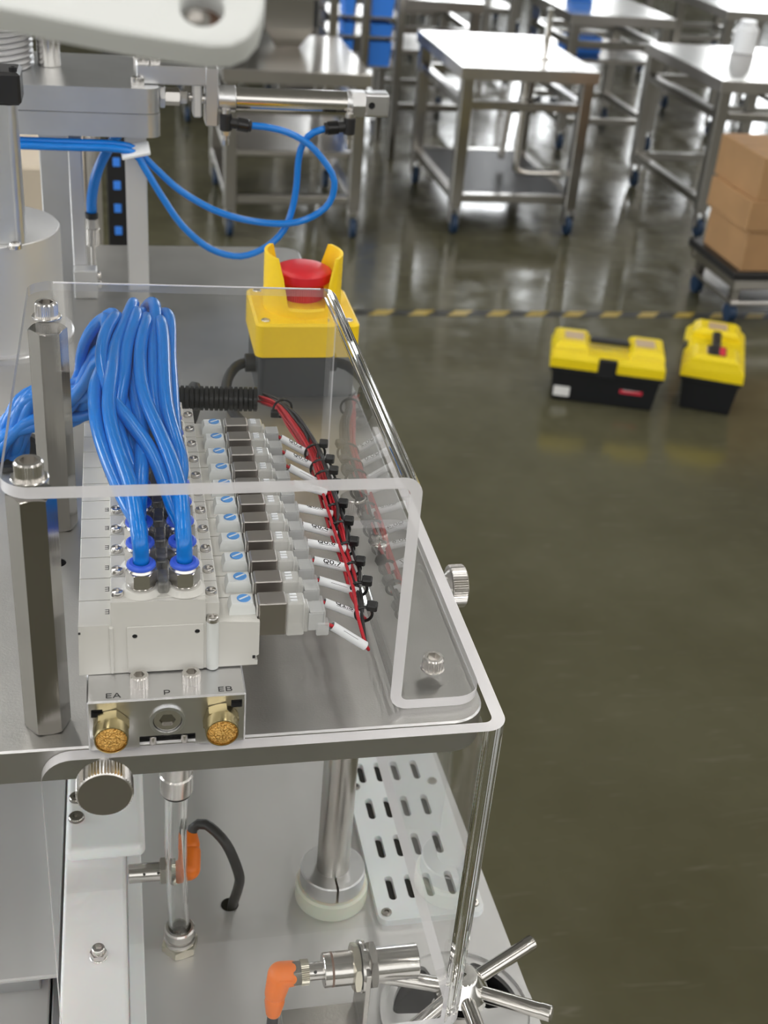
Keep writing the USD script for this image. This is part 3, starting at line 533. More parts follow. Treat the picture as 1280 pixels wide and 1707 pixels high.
# blue tubes: one from each of the 22 fittings, arching over the valves and leaving to the left
TUBES = {
    'L1': [(0.0048, 0.4465, 0.0745), (0.004957, 0.4471, 0.07897), (0.004237, 0.4473, 0.08331), (0.001135, 0.4545, 0.08554), (-0.001419, 0.4625, 0.0872), (-0.003621, 0.4709, 0.08848), (-0.005638, 0.4796, 0.08961), (-0.007512, 0.4883, 0.09068), (-0.009222, 0.4971, 0.09171), (-0.01071, 0.5059, 0.09266), (-0.01189, 0.5148, 0.09349), (-0.01269, 0.5237, 0.0942), (-0.01314, 0.5327, 0.09479), (-0.01336, 0.5417, 0.09522), (-0.01337, 0.5508, 0.09541), (-0.01284, 0.56, 0.09538), (-0.01152, 0.569, 0.0954), (-0.009795, 0.5778, 0.09578), (-0.008288, 0.5863, 0.09658), (-0.00709, 0.5947, 0.09763), (-0.005783, 0.6033, 0.09863), (-0.004266, 0.612, 0.09943), (-0.003029, 0.6206, 0.1003), (-0.00275, 0.6286, 0.1013), (-0.003985, 0.6355, 0.1012), (-0.006746, 0.6407, 0.09845), (-0.01025, 0.6445, 0.09316), (-0.01346, 0.648, 0.08652), (-0.01577, 0.6519, 0.07941), (-0.01698, 0.6563, 0.07204), (-0.01745, 0.6611, 0.06467), (-0.01791, 0.6662, 0.05758), (-0.01892, 0.6711, 0.05044), (-0.02061, 0.6737, 0.0426), (-0.02325, 0.6727, 0.0346), (-0.02743, 0.6689, 0.0284), (-0.03332, 0.6645, 0.02525), (-0.04048, 0.6611, 0.02428), (-0.0484, 0.6593, 0.02366), (-0.05673, 0.6586, 0.02197), (-0.06477, 0.6591, 0.01845), (-0.07149, 0.6607, 0.01252), (-0.07635, 0.6635, 0.004129), (-0.07988, 0.6671, -0.005848)],
    'L0': [(0.0048, 0.4297, 0.0745), (0.004832, 0.4306, 0.07895), (0.004746, 0.4297, 0.08311), (0.004212, 0.433, 0.0865), (0.00373, 0.4392, 0.08867), (0.003224, 0.4472, 0.09013), (0.002502, 0.4558, 0.09126), (0.001397, 0.4646, 0.09219), (-5.873e-05, 0.4735, 0.09301), (-0.001646, 0.4823, 0.09377), (-0.00315, 0.4912, 0.0945), (-0.00446, 0.5001, 0.09523), (-0.005539, 0.5091, 0.09598), (-0.006342, 0.518, 0.0968), (-0.006771, 0.527, 0.09779), (-0.006702, 0.536, 0.09891), (-0.006179, 0.5452, 0.09994), (-0.005468, 0.5544, 0.1007), (-0.004854, 0.5636, 0.1011), (-0.004416, 0.5726, 0.1013), (-0.003948, 0.5815, 0.1015), (-0.00313, 0.5905, 0.1019), (-0.001802, 0.5995, 0.1022), (-9.983e-05, 0.6085, 0.1026), (0.001701, 0.6174, 0.103), (0.003443, 0.6263, 0.1035), (0.005091, 0.6351, 0.1041), (0.006399, 0.6435, 0.1036), (0.00679, 0.6513, 0.1011), (0.005895, 0.6579, 0.09658), (0.003952, 0.6634, 0.09048), (0.001481, 0.6676, 0.08331), (-0.001166, 0.6707, 0.0755), (-0.003972, 0.6727, 0.06745), (-0.007257, 0.6738, 0.05965), (-0.01147, 0.6741, 0.05265), (-0.01694, 0.6736, 0.04686), (-0.02381, 0.6722, 0.04233), (-0.03178, 0.6703, 0.03899), (-0.04002, 0.6689, 0.03671), (-0.04805, 0.6683, 0.03473), (-0.05543, 0.6682, 0.03157), (-0.06117, 0.6684, 0.02612), (-0.06441, 0.6691, 0.01844), (-0.06498, 0.6704, 0.009115), (-0.06344, 0.6723, -0.001494), (-0.06227, 0.6734, -0.007103)],
    'L2': [(0.0048, 0.4633, 0.0745), (0.004718, 0.464, 0.07897), (0.005148, 0.4635, 0.08319), (0.00576, 0.4704, 0.08611), (0.006287, 0.4784, 0.08797), (0.006772, 0.4871, 0.08894), (0.007241, 0.496, 0.08942), (0.007646, 0.505, 0.08995), (0.007804, 0.5139, 0.09081), (0.007581, 0.5228, 0.09183), (0.006999, 0.5318, 0.09279), (0.006229, 0.5408, 0.09366), (0.005565, 0.5498, 0.09445), (0.005211, 0.5589, 0.09508), (0.005138, 0.5679, 0.09557), (0.00526, 0.5769, 0.09605), (0.005542, 0.5857, 0.09657), (0.005947, 0.5945, 0.09713), (0.006439, 0.6034, 0.09775), (0.007106, 0.6123, 0.09849), (0.008101, 0.6211, 0.09938), (0.009418, 0.6298, 0.1002), (0.01061, 0.6381, 0.1003), (0.01083, 0.6456, 0.09828), (0.009656, 0.6518, 0.09386), (0.007487, 0.6568, 0.08759), (0.004973, 0.6605, 0.08022), (0.002454, 0.6633, 0.07228), (-0.0001191, 0.6654, 0.06423), (-0.003114, 0.6674, 0.05655), (-0.006989, 0.6701, 0.04958), (-0.01202, 0.6734, 0.0433), (-0.01826, 0.6766, 0.03757), (-0.02558, 0.6786, 0.03253), (-0.03357, 0.6792, 0.02871), (-0.04165, 0.6796, 0.02673), (-0.04936, 0.6803, 0.02578), (-0.05646, 0.6809, 0.02367), (-0.06271, 0.681, 0.01915), (-0.06764, 0.6809, 0.01216), (-0.07115, 0.6811, 0.002544), (-0.07388, 0.6816, -0.009247)],
    'R1': [(0.0222, 0.4465, 0.0745), (0.02231, 0.4474, 0.07894), (0.02195, 0.4464, 0.0829), (0.02009, 0.45, 0.08477), (0.01861, 0.4563, 0.08626), (0.01729, 0.4642, 0.08758), (0.01585, 0.4727, 0.08893), (0.01414, 0.4813, 0.09036), (0.01205, 0.4899, 0.09188), (0.00943, 0.4984, 0.09335), (0.006352, 0.5069, 0.09451), (0.003169, 0.5154, 0.0953), (0.000102, 0.524, 0.09569), (-0.00281, 0.5328, 0.09554), (-0.005304, 0.5415, 0.09525), (-0.007107, 0.5501, 0.09564), (-0.008385, 0.5586, 0.09699), (-0.00937, 0.5673, 0.09884), (-0.009931, 0.5765, 0.1005), (-0.009842, 0.5858, 0.1019), (-0.009061, 0.5951, 0.1031), (-0.007623, 0.6042, 0.1041), (-0.00563, 0.6129, 0.1046), (-0.003542, 0.621, 0.1043), (-0.002304, 0.6283, 0.1024), (-0.00291, 0.6341, 0.0989), (-0.005368, 0.6379, 0.09395), (-0.008229, 0.6404, 0.08748), (-0.009927, 0.6432, 0.07982), (-0.01039, 0.6474, 0.07204), (-0.01086, 0.6527, 0.06482), (-0.01283, 0.6578, 0.05842), (-0.01711, 0.6616, 0.05329), (-0.02338, 0.664, 0.04944), (-0.03073, 0.6652, 0.04625), (-0.03802, 0.6658, 0.04325), (-0.04403, 0.666, 0.03998), (-0.0484, 0.6661, 0.03536), (-0.05174, 0.666, 0.02868), (-0.05479, 0.6654, 0.0204), (-0.05811, 0.6644, 0.01151), (-0.06202, 0.6633, 0.002703), (-0.06643, 0.6624, -0.005936)],
    'R0': [(0.0222, 0.4297, 0.0745), (0.02224, 0.4304, 0.07895), (0.02209, 0.43, 0.08326), (0.02201, 0.4352, 0.08668), (0.02215, 0.4423, 0.08885), (0.02225, 0.4506, 0.09023), (0.022, 0.4594, 0.0913), (0.02124, 0.4683, 0.09234), (0.02003, 0.4772, 0.09342), (0.01858, 0.4861, 0.09437), (0.01703, 0.495, 0.09512), (0.0154, 0.5039, 0.09581), (0.01369, 0.5127, 0.09658), (0.01199, 0.5215, 0.09744), (0.01049, 0.5302, 0.09826), (0.009356, 0.539, 0.09898), (0.008683, 0.5479, 0.0996), (0.008392, 0.5568, 0.1001), (0.008352, 0.5658, 0.1006), (0.008521, 0.5748, 0.1011), (0.00892, 0.5838, 0.1017), (0.009597, 0.5927, 0.1024), (0.0106, 0.6015, 0.1031), (0.01184, 0.6103, 0.1036), (0.01294, 0.619, 0.1035), (0.01342, 0.6273, 0.102), (0.01287, 0.635, 0.09899), (0.0112, 0.6418, 0.0946), (0.008703, 0.6476, 0.08893), (0.005785, 0.6522, 0.08206), (0.002822, 0.6556, 0.07431), (-6.606e-05, 0.6582, 0.06634), (-0.003094, 0.6604, 0.0588), (-0.006544, 0.6628, 0.05214), (-0.01069, 0.6658, 0.0464), (-0.01595, 0.6692, 0.04138), (-0.02272, 0.6725, 0.03702), (-0.03069, 0.6748, 0.03348), (-0.03867, 0.6761, 0.03101), (-0.04609, 0.6766, 0.02921), (-0.05336, 0.6768, 0.02691), (-0.06059, 0.6766, 0.02296), (-0.06689, 0.6764, 0.01663), (-0.07009, 0.6767, 0.0078), (-0.06874, 0.678, -0.003058), (-0.06692, 0.679, -0.008895)],
    'R2': [(0.0222, 0.4633, 0.0745), (0.02214, 0.4637, 0.07903), (0.02258, 0.4645, 0.08346), (0.0217, 0.4724, 0.08606), (0.02038, 0.4809, 0.0877), (0.01906, 0.4897, 0.08871), (0.01794, 0.4986, 0.08955), (0.01696, 0.5076, 0.09053), (0.01602, 0.5166, 0.09178), (0.01521, 0.5255, 0.09327), (0.01463, 0.5345, 0.0948), (0.01433, 0.5435, 0.09614), (0.0143, 0.5525, 0.09715), (0.01447, 0.5616, 0.09786), (0.01476, 0.5708, 0.09844), (0.01508, 0.5799, 0.09905), (0.01542, 0.5889, 0.09967), (0.01583, 0.598, 0.1001), (0.01643, 0.607, 0.1005), (0.01716, 0.616, 0.1011), (0.01786, 0.6252, 0.1023), (0.01819, 0.6343, 0.1034), (0.01793, 0.6431, 0.1034), (0.01693, 0.6511, 0.1016), (0.01521, 0.6582, 0.09789), (0.01293, 0.6639, 0.09235), (0.01035, 0.6685, 0.08549), (0.007732, 0.6719, 0.07782), (0.005117, 0.6742, 0.0697), (0.00234, 0.6755, 0.06147), (-0.000902, 0.6757, 0.05347), (-0.00488, 0.6747, 0.04596), (-0.009804, 0.6726, 0.03889), (-0.01582, 0.6698, 0.03209), (-0.02295, 0.6672, 0.02618), (-0.03093, 0.6655, 0.02238), (-0.03926, 0.6644, 0.02101), (-0.04777, 0.6638, 0.02092), (-0.05663, 0.6637, 0.0205), (-0.06509, 0.6643, 0.01793), (-0.07128, 0.6651, 0.0119), (-0.07432, 0.6652, 0.002595), (-0.0752, 0.6642, -0.008559)],
    'R3': [(0.0222, 0.4801, 0.0745), (0.02212, 0.4809, 0.07896), (0.02248, 0.48, 0.08291), (0.02392, 0.4853, 0.08685), (0.02367, 0.4926, 0.09006), (0.02258, 0.501, 0.09244), (0.02134, 0.5098, 0.09428), (0.02032, 0.5186, 0.09579), (0.01971, 0.5275, 0.09706), (0.01949, 0.5364, 0.09808), (0.01952, 0.5454, 0.09889), (0.01966, 0.5545, 0.09958), (0.01987, 0.5635, 0.1003), (0.02013, 0.5726, 0.1009), (0.02041, 0.5817, 0.1017), (0.02062, 0.5907, 0.1025), (0.02072, 0.5997, 0.1033), (0.02067, 0.6086, 0.1039), (0.02044, 0.6171, 0.1036), (0.01983, 0.6251, 0.1015), (0.01856, 0.6325, 0.09742), (0.01665, 0.6387, 0.09178), (0.01451, 0.6436, 0.08501), (0.01244, 0.647, 0.07733), (0.01018, 0.6493, 0.06913), (0.007003, 0.6509, 0.06117), (0.002129, 0.6527, 0.05446), (-0.004274, 0.6554, 0.04962), (-0.01107, 0.6595, 0.04624), (-0.01776, 0.664, 0.0434), (-0.02496, 0.6683, 0.04068), (-0.03282, 0.6715, 0.03827), (-0.04067, 0.6733, 0.0364), (-0.04828, 0.6738, 0.03451), (-0.05572, 0.6736, 0.03138), (-0.06246, 0.6728, 0.02611), (-0.06744, 0.6718, 0.01859), (-0.06955, 0.6715, 0.00896), (-0.06876, 0.6724, -0.002437), (-0.06774, 0.6732, -0.008506)],
    'R4': [(0.0222, 0.4969, 0.0745), (0.02212, 0.4984, 0.07879), (0.02229, 0.4969, 0.08249), (0.02274, 0.493, 0.08365), (0.02296, 0.4941, 0.08481), (0.02296, 0.499, 0.08616), (0.02284, 0.5062, 0.08776), (0.02271, 0.5146, 0.08948), (0.02265, 0.5234, 0.09109), (0.02269, 0.5324, 0.09239), (0.02285, 0.5415, 0.09339), (0.02309, 0.5505, 0.0942), (0.02332, 0.5595, 0.09488), (0.02347, 0.5684, 0.09549), (0.02361, 0.5774, 0.09611), (0.02383, 0.5863, 0.09687), (0.0242, 0.5953, 0.09786), (0.02464, 0.6042, 0.09911), (0.02504, 0.6132, 0.1005), (0.02517, 0.6221, 0.1016), (0.02472, 0.6307, 0.1018), (0.02347, 0.6387, 0.1003), (0.02147, 0.6455, 0.09674), (0.01899, 0.6512, 0.09124), (0.01635, 0.6555, 0.08436), (0.01376, 0.6586, 0.07665), (0.01121, 0.6607, 0.06855), (0.008362, 0.6625, 0.06053), (0.004782, 0.6644, 0.05298), (0.0002699, 0.667, 0.04604), (-0.005087, 0.6704, 0.03972), (-0.01132, 0.6744, 0.03419), (-0.01861, 0.6784, 0.02968), (-0.02685, 0.6815, 0.02637), (-0.03551, 0.6834, 0.0245), (-0.04392, 0.6845, 0.02378), (-0.05205, 0.6848, 0.0232), (-0.06019, 0.6844, 0.02146), (-0.06752, 0.6839, 0.01718), (-0.07237, 0.684, 0.009928), (-0.07445, 0.6845, 0.0007533), (-0.07492, 0.6847, -0.004105)],
    'L3': [(0.0048, 0.4801, 0.0745), (0.004806, 0.4809, 0.07896), (0.004882, 0.4801, 0.0831), (0.002712, 0.4863, 0.08576), (0.0009924, 0.4939, 0.088), (-0.0005262, 0.5024, 0.08973), (-0.001918, 0.5112, 0.09097), (-0.002882, 0.5202, 0.09199), (-0.002984, 0.5291, 0.0934), (-0.002175, 0.5381, 0.09537), (-0.0009843, 0.5472, 0.09729), (5.576e-05, 0.5563, 0.09864), (0.0008048, 0.5654, 0.09954), (0.001361, 0.5744, 0.1003), (0.001951, 0.5832, 0.101), (0.00284, 0.5919, 0.1018), (0.004137, 0.6006, 0.1027), (0.005687, 0.6094, 0.1037), (0.007174, 0.618, 0.1045), (0.008176, 0.6265, 0.1044), (0.008201, 0.6346, 0.1027), (0.007083, 0.6418, 0.09933), (0.005128, 0.648, 0.0946), (0.002717, 0.6531, 0.08871), (0.0001396, 0.657, 0.08177), (-0.002437, 0.66, 0.07416), (-0.005103, 0.6624, 0.06646), (-0.008279, 0.6646, 0.05928), (-0.0126, 0.6665, 0.05318), (-0.01857, 0.6673, 0.04844), (-0.02618, 0.6666, 0.04493), (-0.03479, 0.6647, 0.04259), (-0.04354, 0.6632, 0.04123), (-0.05127, 0.6635, 0.03929), (-0.05632, 0.6651, 0.03446), (-0.05789, 0.6668, 0.02638), (-0.05752, 0.6679, 0.0169), (-0.05756, 0.6682, 0.007448), (-0.05887, 0.6679, -0.002042), (-0.05981, 0.6676, -0.006865)],
    'L4': [(0.0048, 0.4969, 0.0745), (0.0048, 0.4977, 0.079), (0.004882, 0.4968, 0.08312), (0.003586, 0.5033, 0.08527), (0.002725, 0.511, 0.08738), (0.002091, 0.5194, 0.08928), (0.001421, 0.5283, 0.09071), (0.0005331, 0.5372, 0.0917), (-0.0004892, 0.546, 0.09252), (-0.001311, 0.555, 0.09341), (-0.0017, 0.564, 0.09435), (-0.001737, 0.5731, 0.09516), (-0.001751, 0.5823, 0.09575), (-0.002278, 0.5915, 0.09614), (-0.003751, 0.6007, 0.0967), (-0.00574, 0.6096, 0.09797), (-0.007104, 0.618, 0.09976), (-0.007628, 0.6255, 0.1008), (-0.008526, 0.6317, 0.1001), (-0.01085, 0.6363, 0.09716), (-0.01424, 0.6397, 0.09233), (-0.01757, 0.6429, 0.08605), (-0.02008, 0.6468, 0.07912), (-0.02169, 0.6517, 0.07216), (-0.02264, 0.6572, 0.06537), (-0.02332, 0.663, 0.05877), (-0.02434, 0.6685, 0.05234), (-0.02638, 0.6727, 0.04594), (-0.03008, 0.6743, 0.03984), (-0.03559, 0.6737, 0.03491), (-0.04202, 0.673, 0.0315), (-0.0481, 0.6737, 0.02842), (-0.05323, 0.6754, 0.024), (-0.05753, 0.6769, 0.01778), (-0.06191, 0.6776, 0.01011), (-0.06834, 0.6767, 0.001199), (-0.07746, 0.6744, -0.008523)],
    'R5': [(0.0222, 0.5137, 0.0745), (0.02236, 0.514, 0.07905), (0.02176, 0.5154, 0.08331), (0.01978, 0.5232, 0.08601), (0.01849, 0.5316, 0.08829), (0.01783, 0.5404, 0.09016), (0.01764, 0.5494, 0.09153), (0.01772, 0.5584, 0.09236), (0.01785, 0.5675, 0.0928), (0.0179, 0.5767, 0.09313), (0.01789, 0.5858, 0.09357), (0.0179, 0.5949, 0.09405), (0.0179, 0.6038, 0.09424), (0.01777, 0.6127, 0.09371), (0.01736, 0.6212, 0.09199), (0.01648, 0.6288, 0.08868), (0.01503, 0.6351, 0.08364), (0.01297, 0.6398, 0.07719), (0.01034, 0.6429, 0.06984), (0.007298, 0.6452, 0.06195), (0.00386, 0.6472, 0.05385), (-0.0002486, 0.6497, 0.04628), (-0.005434, 0.6533, 0.04041), (-0.01185, 0.6579, 0.0372), (-0.0193, 0.6633, 0.03679), (-0.02746, 0.669, 0.03812), (-0.03578, 0.6734, 0.03911), (-0.04347, 0.6751, 0.03794), (-0.04991, 0.6744, 0.03394), (-0.05482, 0.6728, 0.02772), (-0.05851, 0.6716, 0.02026), (-0.06205, 0.6709, 0.012), (-0.06691, 0.6709, 0.003219), (-0.07342, 0.6715, -0.005863)],
    'L5': [(0.0048, 0.5137, 0.0745), (0.004956, 0.514, 0.07903), (0.004347, 0.5154, 0.08329), (0.002227, 0.5231, 0.08464), (0.0005357, 0.5313, 0.08575), (-0.0001179, 0.54, 0.08674), (0.0003824, 0.5491, 0.08789), (0.001308, 0.5582, 0.08911), (0.001872, 0.5673, 0.0901), (0.0021, 0.5763, 0.09082), (0.00226, 0.5855, 0.09148), (0.002264, 0.5949, 0.09231), (0.001957, 0.6043, 0.09329), (0.001499, 0.6135, 0.0939), (0.001084, 0.6224, 0.09336), (0.0004735, 0.6309, 0.09102), (-0.0007458, 0.6383, 0.08673), (-0.002599, 0.6443, 0.0808), (-0.004875, 0.6487, 0.07359), (-0.007603, 0.6515, 0.06551), (-0.01087, 0.6532, 0.05722), (-0.01452, 0.6548, 0.04918), (-0.01835, 0.6575, 0.04168), (-0.02223, 0.6622, 0.03522), (-0.0263, 0.6686, 0.03059), (-0.03119, 0.6749, 0.02839), (-0.03736, 0.6797, 0.02817), (-0.04439, 0.6831, 0.02817), (-0.05157, 0.6857, 0.02631), (-0.05848, 0.6869, 0.02176), (-0.06501, 0.6862, 0.01544), (-0.07126, 0.6844, 0.008724), (-0.07706, 0.6829, 0.00207), (-0.07981, 0.6823, -0.001254)],
    'R6': [(0.0222, 0.5305, 0.0745), (0.02235, 0.5308, 0.07899), (0.02181, 0.5321, 0.08324), (0.01976, 0.5398, 0.08498), (0.01735, 0.5481, 0.08652), (0.01512, 0.5567, 0.08824), (0.01352, 0.5655, 0.09019), (0.01263, 0.5744, 0.09208), (0.01224, 0.5835, 0.09357), (0.01211, 0.5926, 0.09453), (0.01211, 0.6017, 0.09504), (0.01223, 0.6107, 0.09518), (0.01234, 0.6196, 0.0946), (0.01209, 0.6281, 0.09244), (0.01108, 0.6353, 0.08811), (0.00922, 0.6408, 0.08186), (0.006904, 0.6449, 0.07452), (0.004644, 0.6482, 0.06672), (0.002645, 0.6511, 0.05875), (0.0003985, 0.6538, 0.05122), (-0.003305, 0.6561, 0.04533), (-0.00932, 0.6584, 0.04216), (-0.01729, 0.661, 0.04189), (-0.02619, 0.6639, 0.04361), (-0.03501, 0.6665, 0.04528), (-0.04314, 0.6676, 0.04481), (-0.05029, 0.667, 0.0413), (-0.05597, 0.6657, 0.03502), (-0.05976, 0.6652, 0.02696), (-0.06217, 0.6654, 0.01841), (-0.06426, 0.6655, 0.01036), (-0.0665, 0.6656, 0.002935), (-0.06766, 0.6656, -0.0006536)],
    'L6': [(0.0048, 0.5305, 0.0745), (0.004956, 0.5308, 0.07905), (0.004358, 0.5321, 0.08336), (0.003778, 0.54, 0.08617), (0.001551, 0.5486, 0.08765), (-0.001181, 0.5575, 0.08846), (-0.00302, 0.5664, 0.08925), (-0.003621, 0.5754, 0.08999), (-0.003366, 0.5844, 0.09039), (-0.002681, 0.5934, 0.09034), (-0.001852, 0.6025, 0.09003), (-0.001308, 0.6116, 0.08983), (-0.001652, 0.6205, 0.08994), (-0.003014, 0.6293, 0.08974), (-0.004858, 0.6377, 0.08801), (-0.006774, 0.645, 0.08392), (-0.008819, 0.6506, 0.07758), (-0.01119, 0.6544, 0.06977), (-0.01394, 0.6567, 0.06152), (-0.01705, 0.6586, 0.05361), (-0.02065, 0.6612, 0.0465), (-0.02488, 0.6652, 0.0408), (-0.02975, 0.6707, 0.03766), (-0.0357, 0.6761, 0.03725), (-0.04322, 0.6794, 0.03775), (-0.05156, 0.6797, 0.0366), (-0.05903, 0.6781, 0.0322), (-0.06442, 0.6764, 0.02442), (-0.06782, 0.6755, 0.01433), (-0.07014, 0.6755, 0.002486), (-0.07216, 0.676, -0.01096)],
    'R7': [(0.0222, 0.5473, 0.0745), (0.02236, 0.5476, 0.07901), (0.02183, 0.549, 0.08325), (0.02018, 0.5567, 0.08561), (0.01793, 0.565, 0.08683), (0.01567, 0.5736, 0.08755), (0.01417, 0.5823, 0.08832), (0.01378, 0.5913, 0.08913), (0.01397, 0.6005, 0.08971), (0.0138, 0.6095, 0.08996), (0.01268, 0.6182, 0.09005), (0.01069, 0.6268, 0.08983), (0.008606, 0.6351, 0.08827), (0.00723, 0.6426, 0.0842), (0.006414, 0.6485, 0.07769), (0.005344, 0.6528, 0.06985), (0.00351, 0.6561, 0.06154), (0.0008219, 0.6587, 0.05301), (-0.002915, 0.6604, 0.04455), (-0.008178, 0.6611, 0.03699), (-0.01517, 0.6614, 0.03137), (-0.02336, 0.6623, 0.02803), (-0.03187, 0.6638, 0.02653), (-0.04017, 0.6647, 0.0259), (-0.0484, 0.6645, 0.02468), (-0.05655, 0.6638, 0.02165), (-0.0635, 0.6634, 0.01675), (-0.0682, 0.6633, 0.01062), (-0.07085, 0.6626, 0.003592), (-0.07236, 0.6612, -0.004094)],
    'L7': [(0.0048, 0.5473, 0.0745), (0.004957, 0.5476, 0.07905), (0.004401, 0.5491, 0.08332), (0.002129, 0.5569, 0.084), (-0.000368, 0.5653, 0.08454), (-0.002884, 0.5739, 0.0852), (-0.005117, 0.5827, 0.08631), (-0.006561, 0.5917, 0.08787), (-0.006883, 0.6008, 0.08934), (-0.006305, 0.61, 0.09001), (-0.005355, 0.619, 0.08921), (-0.004611, 0.6272, 0.08644), (-0.004731, 0.6341, 0.08171), (-0.006122, 0.6392, 0.07548), (-0.008605, 0.6429, 0.06834), (-0.01175, 0.6457, 0.06081), (-0.01539, 0.6481, 0.05335), (-0.01959, 0.651, 0.04681), (-0.02422, 0.6556, 0.0425), (-0.02912, 0.6617, 0.04133), (-0.0345, 0.6677, 0.04228), (-0.0404, 0.6715, 0.04243), (-0.04587, 0.6726, 0.03919), (-0.04988, 0.6724, 0.03234), (-0.05287, 0.6725, 0.02375), (-0.05605, 0.6727, 0.01517), (-0.06047, 0.6718, 0.006842), (-0.06673, 0.6689, -0.001471), (-0.07035, 0.667, -0.005636)],
    'R8': [(0.0222, 0.5641, 0.0745), (0.02235, 0.5644, 0.079), (0.02188, 0.5658, 0.08326), (0.02058, 0.5735, 0.08541), (0.01807, 0.5816, 0.08607), (0.01495, 0.59, 0.08623), (0.01202, 0.5986, 0.0871), (0.009927, 0.6074, 0.08859), (0.008955, 0.6161, 0.08935), (0.008833, 0.6244, 0.08789), (0.008648, 0.6313, 0.08377), (0.007406, 0.6365, 0.0777), (0.004955, 0.6402, 0.07059), (0.001807, 0.643, 0.06298), (-0.001675, 0.6454, 0.05521), (-0.005468, 0.6483, 0.04763), (-0.009343, 0.6526, 0.04071), (-0.01285, 0.659, 0.03497), (-0.01646, 0.6667, 0.03087), (-0.02153, 0.6743, 0.02869), (-0.02843, 0.6805, 0.02791), (-0.03626, 0.684, 0.02736), (-0.04431, 0.6844, 0.02599), (-0.05246, 0.6839, 0.02356), (-0.06025, 0.6845, 0.02012), (-0.06621, 0.6858, 0.01506), (-0.06911, 0.6862, 0.007778), (-0.06947, 0.6849, -0.001292), (-0.06919, 0.6839, -0.006146)],
    'L8': [(0.0048, 0.5641, 0.0745), (0.004956, 0.5644, 0.07903), (0.004463, 0.5657, 0.08333), (0.002847, 0.5737, 0.08478), (0.0002889, 0.582, 0.08526), (-0.002627, 0.5906, 0.08521), (-0.005443, 0.5993, 0.0853), (-0.007685, 0.6082, 0.08585), (-0.008913, 0.6173, 0.08653), (-0.009177, 0.6261, 0.08636), (-0.009265, 0.6341, 0.0842), (-0.0103, 0.6405, 0.07951), (-0.01255, 0.6451, 0.07282), (-0.0152, 0.6484, 0.06529), (-0.01793, 0.6512, 0.05796), (-0.0213, 0.6538, 0.0517), (-0.02563, 0.6565, 0.04745), (-0.03069, 0.6592, 0.04557), (-0.03629, 0.6613, 0.04517), (-0.0423, 0.6625, 0.04422), (-0.04806, 0.663, 0.04073), (-0.05278, 0.663, 0.03433), (-0.05641, 0.6627, 0.02609), (-0.05934, 0.6622, 0.01706), (-0.06185, 0.6629, 0.007382), (-0.06421, 0.6657, -0.003288), (-0.06539, 0.6677, -0.008897)],
    'R9': [(0.0222, 0.5809, 0.0745), (0.02236, 0.5812, 0.07905), (0.0219, 0.5827, 0.08329), (0.02007, 0.5906, 0.08506), (0.01699, 0.5987, 0.08539), (0.01355, 0.607, 0.08533), (0.01032, 0.6153, 0.08556), (0.007548, 0.6234, 0.08554), (0.005283, 0.631, 0.08398), (0.00319, 0.6374, 0.07991), (0.0008951, 0.6423, 0.07374), (-0.001608, 0.646, 0.06663), (-0.004248, 0.6489, 0.05917), (-0.007093, 0.652, 0.05162), (-0.01039, 0.6562, 0.04442), (-0.01457, 0.6618, 0.03834), (-0.02, 0.6676, 0.03437), (-0.02682, 0.6726, 0.03291), (-0.0348, 0.6763, 0.03316), (-0.0432, 0.6785, 0.03343), (-0.05136, 0.6793, 0.03215), (-0.05851, 0.6792, 0.02847), (-0.06364, 0.6788, 0.02213), (-0.06674, 0.6784, 0.01351), (-0.06907, 0.6779, 0.003972), (-0.07153, 0.6773, -0.005299)],
    'L9': [(0.0048, 0.5809, 0.0745), (0.004957, 0.5812, 0.07906), (0.004492, 0.5827, 0.08334), (0.002934, 0.5906, 0.08476), (0.0004168, 0.5989, 0.085), (-0.002119, 0.6073, 0.08477), (-0.004275, 0.6159, 0.08442), (-0.006509, 0.6244, 0.08355), (-0.009241, 0.6328, 0.08179), (-0.01203, 0.6407, 0.0788), (-0.0144, 0.6471, 0.07419), (-0.01677, 0.6518, 0.06804), (-0.01952, 0.655, 0.06098), (-0.02238, 0.6573, 0.05343), (-0.0251, 0.6589, 0.0455), (-0.02802, 0.6599, 0.03806), (-0.0319, 0.6606, 0.03288), (-0.03731, 0.6608, 0.03053), (-0.04423, 0.6605, 0.02945), (-0.05192, 0.6595, 0.02716), (-0.05928, 0.6586, 0.02222), (-0.06558, 0.6583, 0.01521), (-0.07096, 0.6589, 0.007502), (-0.07603, 0.6603, -0.000433), (-0.07854, 0.6611, -0.004468)],
    'R10': [(0.0222, 0.5977, 0.0745), (0.02236, 0.598, 0.07905), (0.02193, 0.5997, 0.08323), (0.01932, 0.6073, 0.08462), (0.01595, 0.6151, 0.08437), (0.01203, 0.6227, 0.08323), (0.008034, 0.6301, 0.08164), (0.004678, 0.6376, 0.07937), (0.00227, 0.6443, 0.07563), (0.0003469, 0.6496, 0.06983), (-0.001638, 0.6532, 0.06249), (-0.00398, 0.6561, 0.05479), (-0.007183, 0.6592, 0.0478), (-0.01198, 0.6627, 0.04241), (-0.01872, 0.6662, 0.03931), (-0.02702, 0.6689, 0.03862), (-0.03589, 0.6707, 0.03934), (-0.04447, 0.6717, 0.03959), (-0.05233, 0.672, 0.03752), (-0.05854, 0.6722, 0.03197), (-0.06226, 0.6724, 0.02324), (-0.0645, 0.6726, 0.01285), (-0.06722, 0.6717, 0.001427), (-0.07106, 0.6695, -0.0111)],
